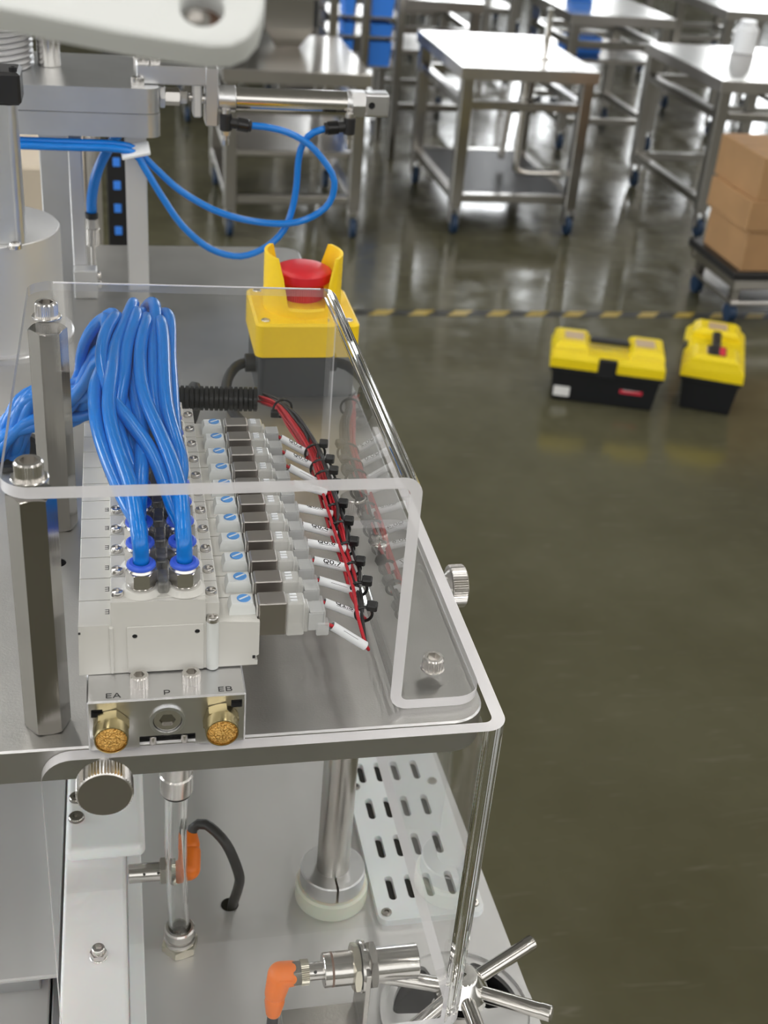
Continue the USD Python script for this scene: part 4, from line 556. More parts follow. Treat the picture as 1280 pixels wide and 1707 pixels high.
    'L10': [(0.0048, 0.5977, 0.0745), (0.004956, 0.598, 0.07904), (0.004545, 0.5997, 0.08321), (0.002348, 0.6071, 0.08348), (-0.001745, 0.6142, 0.08225), (-0.006533, 0.6212, 0.08048), (-0.01056, 0.6279, 0.0781), (-0.01341, 0.634, 0.07428), (-0.01568, 0.6392, 0.0688), (-0.01814, 0.6433, 0.06224), (-0.02125, 0.6467, 0.05535), (-0.02494, 0.6502, 0.04861), (-0.02854, 0.6547, 0.04232), (-0.03113, 0.6605, 0.03686), (-0.03274, 0.6674, 0.03298), (-0.03486, 0.6745, 0.03153), (-0.03913, 0.6804, 0.03207), (-0.0456, 0.6837, 0.03234), (-0.0525, 0.6846, 0.02983), (-0.05805, 0.6844, 0.02377), (-0.06243, 0.6836, 0.01557), (-0.06732, 0.6823, 0.007132), (-0.07368, 0.6803, -0.0009837), (-0.07723, 0.679, -0.004993)],
}
side = {'L': 'left', 'R': 'right'}
for k, P in TUBES.items():
    i = int(k[1:])
    t = T('blue_tube', f'blue air tube plugged into the {side[k[0]]} fitting of the {ordn[i]} valve', 'tube', P[0], group='blue tubes arching over the valves')
    t.add('tube', sweep(P, .0033, 14, .0045), 'tube', smooth=True)
t = T('grommet', 'black grommet in the deck where the blue tubes go down behind the back left pillar', 'grommet', (-.069, .672, 0))
t.add('ring', lathe([(.0195, .0002), (.0250, .0002), (.0240, .0030), (.0205, .0030), (.0195, .0002)], (-.069, .672, 0), n=40), 'black'); t.add('well', cyl(.0195, .0006, (-.069, .672, .0002)), 'dark')

# wire pairs with white marker sleeves
SL = [((.0849, .0394), (.1002, .0281), None), ((.0840, .0401), (.1013, .0320), 'Q1.3'), ((.0838, .0408), (.1022, .0340), None), ((.0840, .0408), (.1013, .0360), 'Q0.7'), ((.0833, .0400), (.1021, .0361), 'Q0.6'), ((.0833, .0396), (.1005, .0341), 'Q0.4'),
      ((.0831, .0400), (.1010, .0359), 'Q0.5'), ((.0833, .0444), (.1003, .0390), 'Q0.1'), ((.0830, .0448), (.1002, .0346), None), ((.0828, .0445), (.0991, .0360), 'Q0.0'), ((.0826, .0449), (.0982, .0353), 'Q0.2')]
ROLL = [0, .62, 0, .05, .55, .45, .9, .35, 0, .35, .3]
HAR = np.array([(.1016, .434, .0262), (.1040, .4500, .0262), (.1057, .4686, .028), (.1068, .4945, .028), (.1079, .5224, .028), (.1073, .5528, .028), (.1065, .5789, .028), (.1045, .6100, .028), (.1000, .6420, .028), (.0940, .6640, .029), (.0860, .6770, .030), (.0740, .6797, .030)])
HAR = V(0, 0, .35)+(HAR-V(0, 0, .35))*np.where(np.arange(len(HAR)) < 10, .975, 1.)[:, None]; HAR[:, 0] = np.minimum(HAR[:, 0], .1026)
hc = catmull(HAR, .004)
hex_off = [(0, 0)]+[(math.cos(a), math.sin(a)) for a in np.arange(6)*math.pi/3]+[(1.98*math.cos(a+.26), 1.98*math.sin(a+.26)) for a in np.arange(12)*math.pi/6]+[(2.95*math.cos(a), 2.95*math.sin(a)) for a in np.arange(6)*math.pi/3+.4]
hx_ = sorted(range(len(hex_off)), key=lambda q: hex_off[q][0]+.02*q); order = np.empty(22, int); lo, hi = list(hx_[:8])+list(hx_[11:14]), list(hx_[8:11])+list(hx_[14:22]); order[0::2] = rng.permutation(lo); order[1::2] = rng.permutation(hi)
for i, ((xa, za), (xb, zb), tx) in enumerate(SL):
    y = VY+PITCH*i+.0055; a, b = V(xa, y, za), V(xb, y-.0008, zb); d = unit(b-a)
    lab = f'red and black wires with white sleeve lettered {tx}, from the {ordn[i]} valve' if tx else f'red and black wires with unlettered white sleeve, from the {ordn[i]} valve'
    t = T('wire_pair', lab, 'wire', a, group='wire pairs with marker sleeves')
    for j, (col, nm) in enumerate((('red_wire', 'red_wire'), ('black_wire', 'black_wire'))):
        ox, oz = hex_off[order[2*i+j]]; ox *= .0017; oz *= .0017; q = V(0, (-.0008, .0008)[j], (.0004, -.0004)[j])
        k = hc[np.searchsorted(hc[:, 1], b[1]+.010):]; k = k[::4]
        tt = np.gradient(k, axis=0); tt /= np.linalg.norm(tt, axis=1, keepdims=True); nx = np.cross(tt, [0, 0, 1]); nx /= np.linalg.norm(nx, axis=1, keepdims=True)
        fs = np.where(k[:, :1] < .092, .6, 1.)*np.where(k[:, 1:2] < .5, .8, 1.)
        k = k+nx*ox*fs+V(0, 0, oz)*fs
        pts = [V(.0812, y+q[1], za+.0012+q[2]), a+q*.9, b+q*.9, b+d*.0007+q*.5+V(0, .0010, -.0003), *k]
        t.add(nm, sweep(pts, .00083, 8, .005), col, smooth=True)
    s = t.add('marker_sleeve', pipe(.00205, .0017, float(np.linalg.norm(b-a)), a, d, 28), 'sleeve')
    up_ = unit(np.cross(d, V(0, 1, 0))); up_ = up_ if up_[2] > 0 else -up_; sid = np.cross(up_, d); sid = sid if sid[1] > 0 else -sid
    def wrap(m, off):
        u, v, w = m.vertices.T; th = v/.00205+off; r = .00206+w
        return trimesh.Trimesh(a+(np.linalg.norm(b-a)*.5+u)[:, None]*d+(r*np.cos(th))[:, None]*up_+(r*np.sin(th))[:, None]*sid, m.faces, process=False)
    rl = ROLL[i]-.80
    if tx:
        tmm = meshkit.text_mesh(tx, .0021, .00004, True); tmm.apply_scale([1.35, 1, 1]); tmm = tmm.subdivide(); tmm.apply_translation([-tmm.bounds.mean(0)[0]-.0003, -.0006, 0]); t.add('lettering', wrap(tmm, rl), 'ink', parent=s, smooth=False)
    un = bx(-.0042, .0040, -.00008, .00008, 0, .00003, .00001).subdivide(); un.apply_translation([0, -.0011, 0]); t.add('underline', wrap(un, rl if tx else -.2), 'ink', parent=s, smooth=False)

TIES = [(.0946, .653), (.1077, .6089), (.1101, .5911), (.1101, .5787), (.1108, .5640), (.11, .5463), (.1111, .5269), (.1109, .5096), (.1101, .4904), (.1068, .4715), (.1058, .4539)]
place_words = ['nearest the black conduit', 'second from the conduit', 'third from the conduit', 'fourth from the conduit', 'fifth from the conduit', 'in the middle of the row', 'fifth from the front end', 'fourth from the front end', 'third from the front end', 'second from the front end', 'at the front end']
for i, (x, y) in enumerate(TIES):
    y = y*.975 if i else y
    k = int(np.argmin(np.abs(hc[:, 1]-y))) if i else int(np.argmin(np.linalg.norm(hc[:, :2]-[x, y], axis=1))); c = hc[k]; d = unit(hc[min(k+1, len(hc)-1)]-hc[k-1]); sx = unit(np.cross(d, V(0, 0, 1))); r = .0056 if y > .55 else .0048 if y > .5 else .0038
    t = T('cable_tie', 'black cable tie around the red and black wires, ' + place_words[i], 'cable tie', c, group='cable ties on the wire bundle')
    ring_ = np.array([c+sx*math.cos(q)*r+V(0, 0, 1)*math.sin(q)*r for q in np.linspace(0, 2*math.pi, 25)])
    t.add('strap', sweep(ring_, .0007, 8, smooth=False), 'black_gloss')
    h = c+(sx*.62*(1 if i else -1)+V(0, 0, .78 if i else -.4))*(r+.0018); t.add('head', place(bx(-.0024, .0024, -.0021, .0021, -.0020, .0020, .0006), h, d+V(.3, 0, .3)), 'black')

# black corrugated conduit
t = T('corrugated_conduit', 'black ribbed conduit lying across the back of the valve row', 'conduit', (.055, .684, .03))
pr = [(.0052, 0)]; n = 17; L = .0495
for k in range(n):
    x = L*k/n; w = L/n; pr += [(.0060, x), (.0064, x+w*.12), (.0074, x+w*.22), (.0074, x+w*.84), (.0064, x+w*.94)]
pr += [(.0060, L), (.0052, L), (.0052, 0)]
t.add('ribbed_hose', lathe(pr, (.0300, .6838, .0290), (1, -.085, 0), 28), 'black_gloss', smooth=20)
t.add('hose_run', sweep([(.030, .6838, .030), (.012, .690, .026), (.004, .71, .014), (-.02, .735, .008)], .0052, 12), 'black_gloss', smooth=True)

# ---------------------------------------------------------------- emergency stop
ex, ey = .1185, .777
t = T('emergency_stop', 'yellow emergency stop box with red mushroom button and two guard wings', 'emergency stop', (ex, ey, 0))
def rcbox(x0, x1, y0, y1, z0, z1, r, top=.0012):
    p = []
    for z, i in ((z0, 0), (z1-top, 0), (z1, top)):
        c = np.array(rrect(x0+i, x1-i, y0+i, y1-i, r).exterior.coords); p.append(np.c_[c, np.full(len(c), z)])
    return hullof(np.vstack(p))
t.add('base', rcbox(.0868, .1512, .7438, .8110, 0, .0290, .005), 'estop_grey')
t.add('cover', rcbox(.0846, .1528, .7424, .8124, .0292, .0520, .0055, .0016), 'yellow')
t.add('collar', lathe([(0, .0515), (.0258, .0515), (.0258, .0570), (.0246, .0585), (0, .0585)], (ex, ey, 0), n=48), 'yellow')
wing = pipe(.0258, .0238, .0365, (ex, ey, .0530), n=72)
keep = [hullof([(ex+s*.0285, ey-.016, .05), (ex+s*.0285, ey+.016, .05), (ex+s*.0285, ey-.015, .0905), (ex+s*.0285, ey+.015, .0905), (ex+s*.0105, ey-.025, .05), (ex+s*.0105, ey+.025, .05), (ex+s*.0175, ey-.015, .0905), (ex+s*.0175, ey+.015, .0905)]) for s in (-1, 1)]
for k in keep: t.add('guard_wing', tm(mf(wing) ^ mf(k)), 'yellow', smooth=50)
b = t.add('button', lathe([(0, .0575), (.0135, .0575), (.0140, .0680), (.0168, .0695), (.0184, .0712), (.0188, .0720), (.0188, .0766), (.0183, .0776), (.0150, .0792), (.0080, .0800), (0, .0802)], (ex, ey, 0), n=64), 'red', smooth=40)
t.add('grip_band', ext(knurl(.0142, 60, .0004), .0085, (ex, ey, .0590)), 'red', parent=b)
for x, y in ((.0915, .7500), (.1459, .7500), (.0915, .8045), (.1459, .8045)): t.add('cover_screw', pan_screw(.0030, .0014, (x, y, .0516)), 'screw')
t.add('marking', bx(.1514, .1516, .751, .764, .012, .022, .00005), 'tape_yellow')
t = T('emergency_cable', 'black cable looping out of the left side of the emergency stop box', 'cable', (.08, .77, 0))
t.add('gland', cyl(.0062, .007, (.0872, .765, .0160), (-1, 0, 0)), 'black'); t.add('cable', sweep([(.0810, .765, .0160), (.0740, .758, .0165), (.0670, .742, .0150), (.0645, .722, .0110), (.0690, .704, .0060), (.0760, .694, .0036), (.070, .699, .0034)][:6], .0034, 12), 'rubber', smooth=True)
t = T('cable_end', 'short black cable loop behind the last valve beside the conduit', 'cable', (.043, .70, 0))
t.add('cable', sweep([(.0340, .715, .003), (.0405, .722, .016), (.0450, .715, .022), (.0440, .702, .012), (.040, .698, .003)], .0026, 10), 'rubber', smooth=True)

# ---------------------------------------------------------------- upper mechanism at the back left of the deck
t = T('support_post', 'square grey post standing on the deck under the slide plate', 'post', (.0145, .951, 0))
t.add('post', bx(.0065, .0225, .943, .959, 0, .1218, .0008), 'alu_dull')
t = T('slide_plate', 'thick two layer aluminium plate held above the deck by the post, with screws on top', 'plate', (-.05, .99, .122))
sp2 = rrect(-.19, .0325, .930, 1.054, .010)
a = trimesh.creation.extrude_polygon(sp2, .0166, engine='earcut'); a.apply_translation([0, 0, .1220]); t.add('lower_layer', a, 'alu')
a = trimesh.creation.extrude_polygon(sp2.buffer(-.0006), .0176, engine='earcut'); a.apply_translation([0, 0, .1389]); t.add('upper_layer', a, 'alu')
for x, y in ((.0170, .944), (.0200, 1.02)): t.add('cap_screw', cap_screw(.0046, .0055, (x, y, .1565)), 'screw')
t = T('polished_shaft', 'upright polished steel shaft standing on the slide plate', 'shaft', (-.0470, 1.0, .1566)); t.add('shaft', cyl(.0085, .17, (-.0470, 1.0, .1566)), 'steel')
t = T('ribbed_cylinder', 'stack of thin aluminium rings forming a ribbed cylinder at the left edge', 'cylinder', (-.1090, 1.0, .1566))
for k in range(17): t.add('ring', lathe([(0, 0), (.0495, 0), (.0512, .0012), (.0512, .0024), (.0495, .0036), (0, .0036)], (-.1090, 1.0, .1566+k*.0041), n=56), 'alu_fine')
t.add('core', cyl(.0478, .075, (-.1090, 1.0, .1566)), 'alu_dull')
t = T('round_drum', 'big matte aluminium drum standing on the deck at the left edge', 'drum', (-.0893, .8536, 0))
t.add('drum', lathe([(0, 0), (.0495, 0), (.0503, .0008), (.0503, .0790), (.0495, .0800), (0, .0800)], (-.0893, .8536, 0), n=96), 'alu_dull', smooth=40)
t.add('base_ring', lathe([(.0503, 0), (.0560, 0), (.0560, .0035), (.0550, .0042), (.0503, .0042)], (-.0893, .8536, 0), n=80), 'alu_fine')
t = T('compact_cylinder', 'slim aluminium air cylinder with black head standing on the round drum', 'air cylinder', (-.0720, .825, .080))
bp = unary_union([rrect(-.0870, -.0600, .812, .838, .004), Point(-.0640, .816).buffer(.0042)])
a = trimesh.creation.extrude_polygon(bp, .088, engine='earcut'); a.apply_translation([0, 0, .0802]); t.add('barrel', a, 'alu')
h = t.add('black_head', bx(-.0885, -.0560, .8105, .8395, .1684, .1880, .0018), 'black'); 
for x in (-.0600, -.0700): t.add('head_screw', cap_screw(.0024, .0030, (x, .8150, .1878)), 'black', parent=h)
t.add('neck', cyl(.0040, .004, (-.0640, .8165, .1650)), 'black'); t.add('foot_bolt', pan_screw(.0042, .0040, (-.0655, .8040, .0802)), 'screw')
t = T('back_panel', 'pale upright aluminium panel standing on the deck behind the drum', 'panel', (-.033, .96, 0))
t.add('panel', bx(-.0560, -.0330, .958, .966, 0, .1215, .0008), 'alu'); t.add('flange', bx(-.0345, -.0245, .940, .9578, 0, .1215, .0008), 'alu_fine')
t.add('foot', bx(-.0345, -.0170, .925, .9398, 0, .022, .0008), 'alu_dull')
for z in (.009, .017): t.add('foot_screw', pan_screw(.0030, .0030, (-.0168, .932, z), (1, 0, 0)), 'screw')

t = T('cylinder_bracket', 'white aluminium angle bracket on the slide plate end holding the small air cylinder', 'bracket', (.05, .955, .157))
t.add('arm', bx(.0165, .0752, .946, .966, .1568, .1700, .0006), 'alu_fine'); t.add('drop_plate', bx(.0660, .0752, .9445, .9665, .1285, .1701, .0006), 'alu_fine'); t.add('stop_pad', bx(.0570, .0636, .948, .965, .1335, .1580, .0012), 'alu_dull')
t.add('pad_pin', cyl(.0035, .003, (.0634, .955, .1460), (1, 0, 0)), 'screw'); t.add('cap_screw', cap_screw(.0046, .0055, (.0215, .9560, .1700)), 'screw'); t.add('cap_screw', cap_screw(.0036, .004, (.0300, .9560, .1700)), 'screw')
AX, AZ = .955, .1468
t = T('air_cylinder', 'small round stainless air cylinder with threaded ends lying level above the deck', 'air cylinder', (.12, AX, AZ-.009))
t.add('barrel', cyl(.0086, .0880, (.0885, AX, AZ), (1, 0, 0), n=48), 'steel')
t.add('front_cap', lathe([(0, 0), (.0092, 0), (.0096, .0006), (.0096, .0128), (.0090, .0134), (0, .0134)], (.0753, AX, AZ), (1, 0, 0), 40), 'alu_fine')
t.add('rear_cap', cat(nut(.0180, .0110, (.1758, AX, AZ), (1, 0, 0)), cyl(.0092, .004, (.1728, AX, AZ), (1, 0, 0))), 'alu_fine')
tl = mf(rbx(.1860, .2050, AX-.0072, AX+.0072, AZ-.0088, AZ+.0088, .0022))-mf(cyl(.0026, .04, (.1915, AX+.02, AZ), (0, -1, 0), c=0)); t.add('tail_lug', tm(tl), 'alu_fine')
t.add('lug_bore', cyl(.00255, .012, (.1915, AX+.006, AZ), (0, -1, 0)), 'dark')
for k in range(6): t.add('thread', bx(.1935+.0019*k, .1944+.0019*k, AX-.0064, AX+.0064, AZ+.0086, AZ+.0093, .0002), 'alu_fine')
t.add('piston_rod', cyl(.0030, .0220, (.0540, AX, AZ), (1, 0, 0)), 'steel')
t = T('rod_end', 'zinc hexagon rod end joining the slide plate to the small air cylinder', 'coupling', (.043, AX, AZ-.007))
t.add('flange_nut', nut(.0150, .0040, (.0328, AX, AZ), (1, 0, 0)), 'alu_fine'); t.add('body', nut(.0110, .0110, (.0368, AX, AZ), (1, 0, 0), turn=20), 'screw'); t.add('lock_nut', nut(.0088, .0050, (.0480, AX, AZ), (1, 0, 0)), 'screw')
for x, s, l in ((.0810, 1, 'black elbow speed fitting under the front end of the small air cylinder'), (.1745, -1, 'black elbow speed fitting under the rear end of the small air cylinder')):
    t = T('elbow_fitting', l, 'fitting', (x, AX-.008, AZ-.03))
    Y = AX-.010; z = AZ-.0150
    t.add('swivel', cyl(.0046, .0120, (x, Y, z-.0060)), 'black'); t.add('collar', cyl(.0034, .004, (x, Y, z+.0060)), 'screw')
    t.add('arm', cyl(.0040, .0125, (x+s*.003, Y, z-.0004), (s, 0, -.12)), 'black'); t.add('socket', cyl(.0050, .0085, (x+s*.0085, Y, z-.0011), (s, 0, -.12)), 'black_gloss'); t.add('release_ring', cyl(.0044, .0022, (x+s*.0168, Y, z-.0021), (s, 0, -.12)), 'black')
    t.add('needle_nut', cat(nut(.0062, .0034, (x, Y, z-.0095)), cyl(.0022, .0050, (x, Y, z-.0135)), nut(.0046, .0042, (x, Y, z-.0170), turn=15)), 'screw')
TA = [(.0975, .945, .1297), (.1096, .945, .1294), (.1278, .945, .1256), (.1442, .943, .1175), (.1579, .942, .1033), (.1648, .941, .0905), (.1619, .941, .074), (.1491, .941, .0627), (.1304, .941, .0567), (.1022, .941, .0581), (.0742, .939, .0661), (.0469, .937, .0818), (.027, .936, .0999), (.0141, .935, .1124), (-.0011, .934, .1162), (-.0312, .934, .1166), (-.11, .936, .1166)]
TB = [(.1580, .945, .1297), (.1477, .946, .1262), (.1403, .948, .1177), (.1372, .949, .104), (.1366, .949, .0856), (.1341, .949, .0668), (.1276, .946, .050), (.1139, .942, .0375), (.0929, .938, .0307), (.0694, .934, .0378), (.0487, .932, .0555), (.0332, .930, .0784), (.0202, .929, .1007), (.0127, .929, .1113), (-.0054, .928, .1143), (-.0354, .928, .1143), (-.11, .930, .1143)]
for P, l in ((TA, 'bright blue air tube looping from the front fitting of the small air cylinder'), (TB, 'bright blue air tube hanging lowest, from the rear fitting of the small air cylinder')):
    t = T('loop_tube', l, 'tube', P[0]); t.add('tube', sweep(P, .0026, 14, .005), 'tube', smooth=True)
t = T('white_tie', 'translucent white cable tie holding two blue tubes under the slide plate corner', 'cable tie', (.0135, .931, .113))
t.add('strap', place(rbx(-.0105, .0105, -.0078, .0078, -.0014, .0014, .001), (.0140, .9310, .1125), (-.22, -.35, 1), (0, 1, 0)), 'sleeve')
t = T('drain_fitting', 'upright silver hose fitting on the back of the deck with a blue hose', 'fitting', (-.0205, 1.0, 0))
t.add('stem', cyl(.0022, .018, (-.0205, 1.0, 0)), 'screw'); t.add('body', cyl(.0058, .014, (-.0205, 1.0, .018)), 'screw'); t.add('hexagon', nut(.0092, .008, (-.0205, 1.0, .032)), 'screw'); t.add('black_ring', cyl(.0052, .005, (-.0205, 1.0, .040)), 'black')
t = T('drain_hose', 'short blue hose rising from the upright hose fitting behind the drum', 'tube', (-.0205, 1.0, .045)); t.add('hose', sweep([(-.0205, 1.0, .044), (-.0200, 1.0, .056), (-.0160, 1.0, .074), (-.0090, 1.0, .090), (.001, 1.0, .106), (.004, 1.0, .120)], .0041, 12), 'tube', smooth=True)

# white lever arm close to the lens, upper left
t = T('lever_arm', 'out of focus white arm with rounded end and round hole at the top left', 'arm', (-.02, .285, .30))
o_, n_ = V(.0017, .2835, .3042), unit(V(-.0497, -.7161, .6962)); xx = V(.9976, -.0693, 0); yy = np.cross(n_, xx)
ARM = Polygon([(-.165, .0480), (-.165, .0250), (-.0587, .0115), (-.0247, .0028), (0, -.0020), (.0126, -.0034), (.0190, -.0040), (.0234, -.0036), (.0270, -.0015), (.0294, .0020), (.0307, .0069), (.0313, .0171), (.0313, .0420), (.0250, .0480)])
def arm_at(m): T_ = np.eye(4); T_[:3, 0], T_[:3, 1], T_[:3, 2], T_[:3, 3] = xx, yy, n_, o_; m = m.copy(); m.apply_transform(T_); return m
hp = (.0172, .0055)
ly = []
for z, ins in ((-.0085, .0006), (-.0079, 0), (-.0010, 0), (-.0004, .0004), (0, .0011)):
    c = np.array(ARM.buffer(-ins, join_style=1).exterior.segmentize(.002).coords); ly.append(np.c_[c, np.full(len(c), z)])
slab = mf(hullof(np.vstack(ly))) - mf(cyl(.0050, .03, (*hp, -.0145), c=0, n=40)); t.add('slab', arm_at(tm(slab)), 'arm', smooth=40)
t.add('hole_lining', arm_at(pipe(.0050, .0048, .0072, (*hp, -.0080))), 'arm'); t.add('hole_floor', arm_at(cyl(.0049, .0006, (*hp, -.0079))), 'brown'); t.add('hole_screw', arm_at(cap_screw(.0030, .0034, (hp[0]-.0012, hp[1], -.0073))), 'screw')
t = T('arm_post', 'upright post carrying the white arm, left of the picture', 'post', (-.19, .42, 0)); t.add('post', bx(-.205, -.155, .395, .425, -.017+.0172, .325, .002), 'arm')

# ---------------------------------------------------------------- sensors, hoses and cables below the deck
def elbow_plug(t, p, d, dn, L=.0150, W=.0066):
    """orange angled plug: along d, then down its dn leg"""
    p, d, dn = V(*p), unit(d), unit(dn)
    def ball(c, r): return trimesh.creation.icosphere(3, r).vertices+c
    a = mf(hullof(np.vstack([ball(p-d*.001, W*.98), ball(p-d*.006, W)]))) + mf(hullof(np.vstack([ball(p-d*.006, W), ball(p-d*.0075+dn*L*.55, W*.84)]))) + mf(hullof(np.vstack([ball(p-d*.0075+dn*L*.5, W*.60), ball(p-d*.0075+dn*L*.80, W*.66)]))) + mf(hullof(np.vstack([ball(p-d*.0075+dn*L*.82, W*.78), ball(p-d*.0075+dn*L*1.15, W*.60)])))
    t.add('plug', tm(a), 'orange', smooth=40); t.add('mould_line', place(bx(-.0035, .0035, -.0002, .0002, 0, .0003, .0001), p-d*.004+unit(np.cross(d, dn))*W*.97*(1 if np.cross(d, dn)[1] < 0 else -1), np.cross(d, dn)*(1 if np.cross(d, dn)[1] < 0 else -1), dn), 'orange')
    return p-d*.0075+dn*L*1.15
SZ = -.199; sy = .4430; sx = .1160
t = T('barrel_sensor', 'thick steel barrel sensor with lock nuts and orange angled plug, low at the front', 'sensor', (sx, sy, SZ-.01))
A_ = (1, 0, 0)
t.add('barrel', cyl(.0092, .0520, (0.0955, sy, SZ), A_, n=48), 'steel'); t.add('groove', pipe(.00925, .0085, .0012, (0.0995, sy, SZ), A_), 'brown')
t.add('lock_nut', nut(.0235, .0042, (0.1111, sy, SZ), A_, bore=.009, turn=20), 'nickel'); t.add('tooth_washer', pipe(.0138, .0092, .0014, (0.1155, sy, SZ), A_, 40), 'steel'); t.add('lock_nut', nut(.0235, .0042, (0.1200, sy, SZ), A_, bore=.009, turn=8), 'steel_brush')
t.add('connector_tube', cyl(.0048, .0100, (0.0870, sy, SZ), A_), 'screw'); t.add('coupling_nut', cat(nut(.0122, .0050, (0.0785, sy, SZ), A_, turn=10)), 'steel'); t.add('coupling_ring', ext(knurl(.0068, 40), .0042, (0.0833, sy, SZ), A_), 'nickel')
for k in range(3): t.add('indicator', cyl(.0009, .0004, (0.0907+.0001, sy-.0040*math.cos(.5-k*.6), SZ+.0044*math.sin(.9-k*.6)), (0, -math.cos(.5-k*.6), math.sin(.5-k*.6))), 'black')
pe = elbow_plug(t, (0.0785, sy, SZ), (1, 0, 0), (-.12, -.35, -1), .0185, .0070)
t.add('cable', sweep([pe+V(.0, .001, .003), pe+V(-.001, -.003, -.008), pe+V(-.003, -.008, -.018), (pe[0]-.008, pe[1]-.012, D+.004), (pe[0]-.02, pe[1]-.06, D+.003)], .0030, 12), 'rubber', smooth=True)
t = T('sensor_bracket', 'brushed steel angle bracket bolted low at the front to hold the barrel sensor', 'bracket', (.1, .43, D))
t.add('upright', cut(bx(0.1169, 0.1199, sy-.0125, sy+.0125, -.236, SZ+.006, .0004), cyl(.0090, .02, (.1095, sy, SZ), A_, c=0)), 'steel_brush')
t.add('foot', bx(0.0755, 0.1199, sy-.0175, sy+.0125, D+.0002, D+.0060, .0004), 'steel_brush'); t.add('web', bx(0.0795, 0.1168, sy-.0175, sy-.0135, D+.006, -.2285, .0004), 'steel_brush'); t.add('post', bx(0.1169, 0.1199, sy-.0125, sy+.0125, D+.006, -.2362, .0003), 'steel_brush')
t.add('bolt', cap_screw(.0040, .0042, (0.0830, sy-.0155, -.2285)), 'screw')
oz, oy = -.198, .5235
t = T('small_sensor', 'slim steel sensor with orange angled plug sticking out from under the white rail', 'sensor', (.01, oy, oz))
t.add('barrel', cyl(.0055, .0200, (-.0060, oy, oz), A_), 'steel'); t.add('tip', cyl(.0044, .0070, (.0078, oy, oz), A_), 'screw'); t.add('coupling_nut', nut(.0145, .0052, (.0118, oy, oz), A_, turn=10), 'steel'); t.add('coupling_ring', ext(knurl(.0077, 40), .0040, (.0166, oy, oz), A_), 'nickel')
for k in range(2): t.add('indicator', cyl(.0008, .0004, (.0030+.0080*k, oy-.0044, oz+.0032), (0, -.8, .6)), 'black')
pe = elbow_plug(t, (.0225, oy, oz), (-1, 0, 0), (.02, .55, .35), .0165, .0068)
t.add('cable', sweep([pe-V(.0, .003, .003), pe+V(.0015, .002, .004), pe+V(.009, .001, .007), pe+V(.0200, -.010, .001), (.0580, oy+.002, -.208), (.0585, oy+.008, -.226), (.0562, oy+.0155, D+.002), (.0555, oy+.0165, D-.012)], .0031, 12), 'rubber', smooth=True)
tx_, ty_ = .0225, .5120
t = T('clear_hose', 'upright clear hose between two steel fittings, beside the white rail', 'hose', (tx_, ty_, D+.016))
hp_ = [(tx_, ty_, D+.012), (tx_-.0012, ty_, -.20), (tx_-.0018, ty_, -.16), (tx_-.0010, ty_, -.122)]
ho, hi = sweep(hp_, .0062, 28), sweep(hp_, .0043, 28); hi.faces = hi.faces[:, ::-1]
t.add('hose', cat(ho, hi), 'acrylic_bend', smooth=True)
t = T('hose_fitting', 'steel hexagon fitting on the lower plate with the clear hose pushed in', 'fitting', (tx_, ty_, D))
t.add('hexagon', nut(.0190, .0065, (tx_, ty_, D), turn=14), 'nickel'); t.add('body', lathe([(.0066, .0065), (.0092, .0065), (.0092, .0095), (.0080, .0100), (.0080, .0112), (.0088, .0116), (.0088, .0165), (.0080, .0175), (.0066, .0175), (.0064, .010)], (tx_, ty_, D), n=36), 'screw'); t.add('mouth', cyl(.0064, .001, (tx_, ty_, D+.0105)), 'dark')
t = T('hose_fitting', 'steel sleeve fitting under the deck holding the top of the clear hose', 'fitting', (tx_, ty_, -.126))
t.add('body', lathe([(0, -.126), (.0066, -.126), (.0090, -.1250), (.0090, -.114), (.0082, -.113), (.0082, -.0173), (0, -.0173)], (tx_-.001, ty_, 0), n=36), 'screw'); t.add('seal', pipe(.0080, .0064, .0010, (tx_-.001, ty_, -.1271)), 'rubber')

# ---------------------------------------------------------------- behind the machine
t = T('perforated_upright', 'black perforated rack upright with blue clips standing behind the machine', 'rack post', (.001, 1.6, FZ))
t.add('post', bx(-.0125, .0140, 1.6, 1.63, FZ, .20, .001), 'black')
for k in range(9): t.add('blue_clip', bx(-.0042, .0048, 1.5975, 1.5999, .0745-.0295*k-.0055, .0745-.0295*k+.0055, .0006), 'blue_bin')
for k in range(3): t.add('blue_clip', bx(.004+.0085*k-.0165, .009+.0085*k-.0165, 1.5970, 1.5999, .082, .102, .0006), 'blue_bin')
t = T('cardboard_carton', 'tall pale carton standing on the floor behind the machine', 'box', (-.30, 2.25, FZ)); t.add('box', bx(-.62, -.050, 2.0, 2.5, FZ, -.19, .004), 'pale_carton'); t.add('packing_tape', bx(-.36, -.30, 1.9985, 1.9999, FZ+.01, -.195, .0002), 'tape_tan')
t = T('steel_pipe', 'thin upright steel pipe behind the drum in front of the carton', 'pipe', (-.042, 1.2, FZ)); t.add('pipe', cyl(.006, OFF+.11, (-.0395, 1.2, FZ)), 'steel_brush'); t.add('pipe', cyl(.008, OFF+.11, (-.0220, 1.2, FZ)), 'steel_brush')

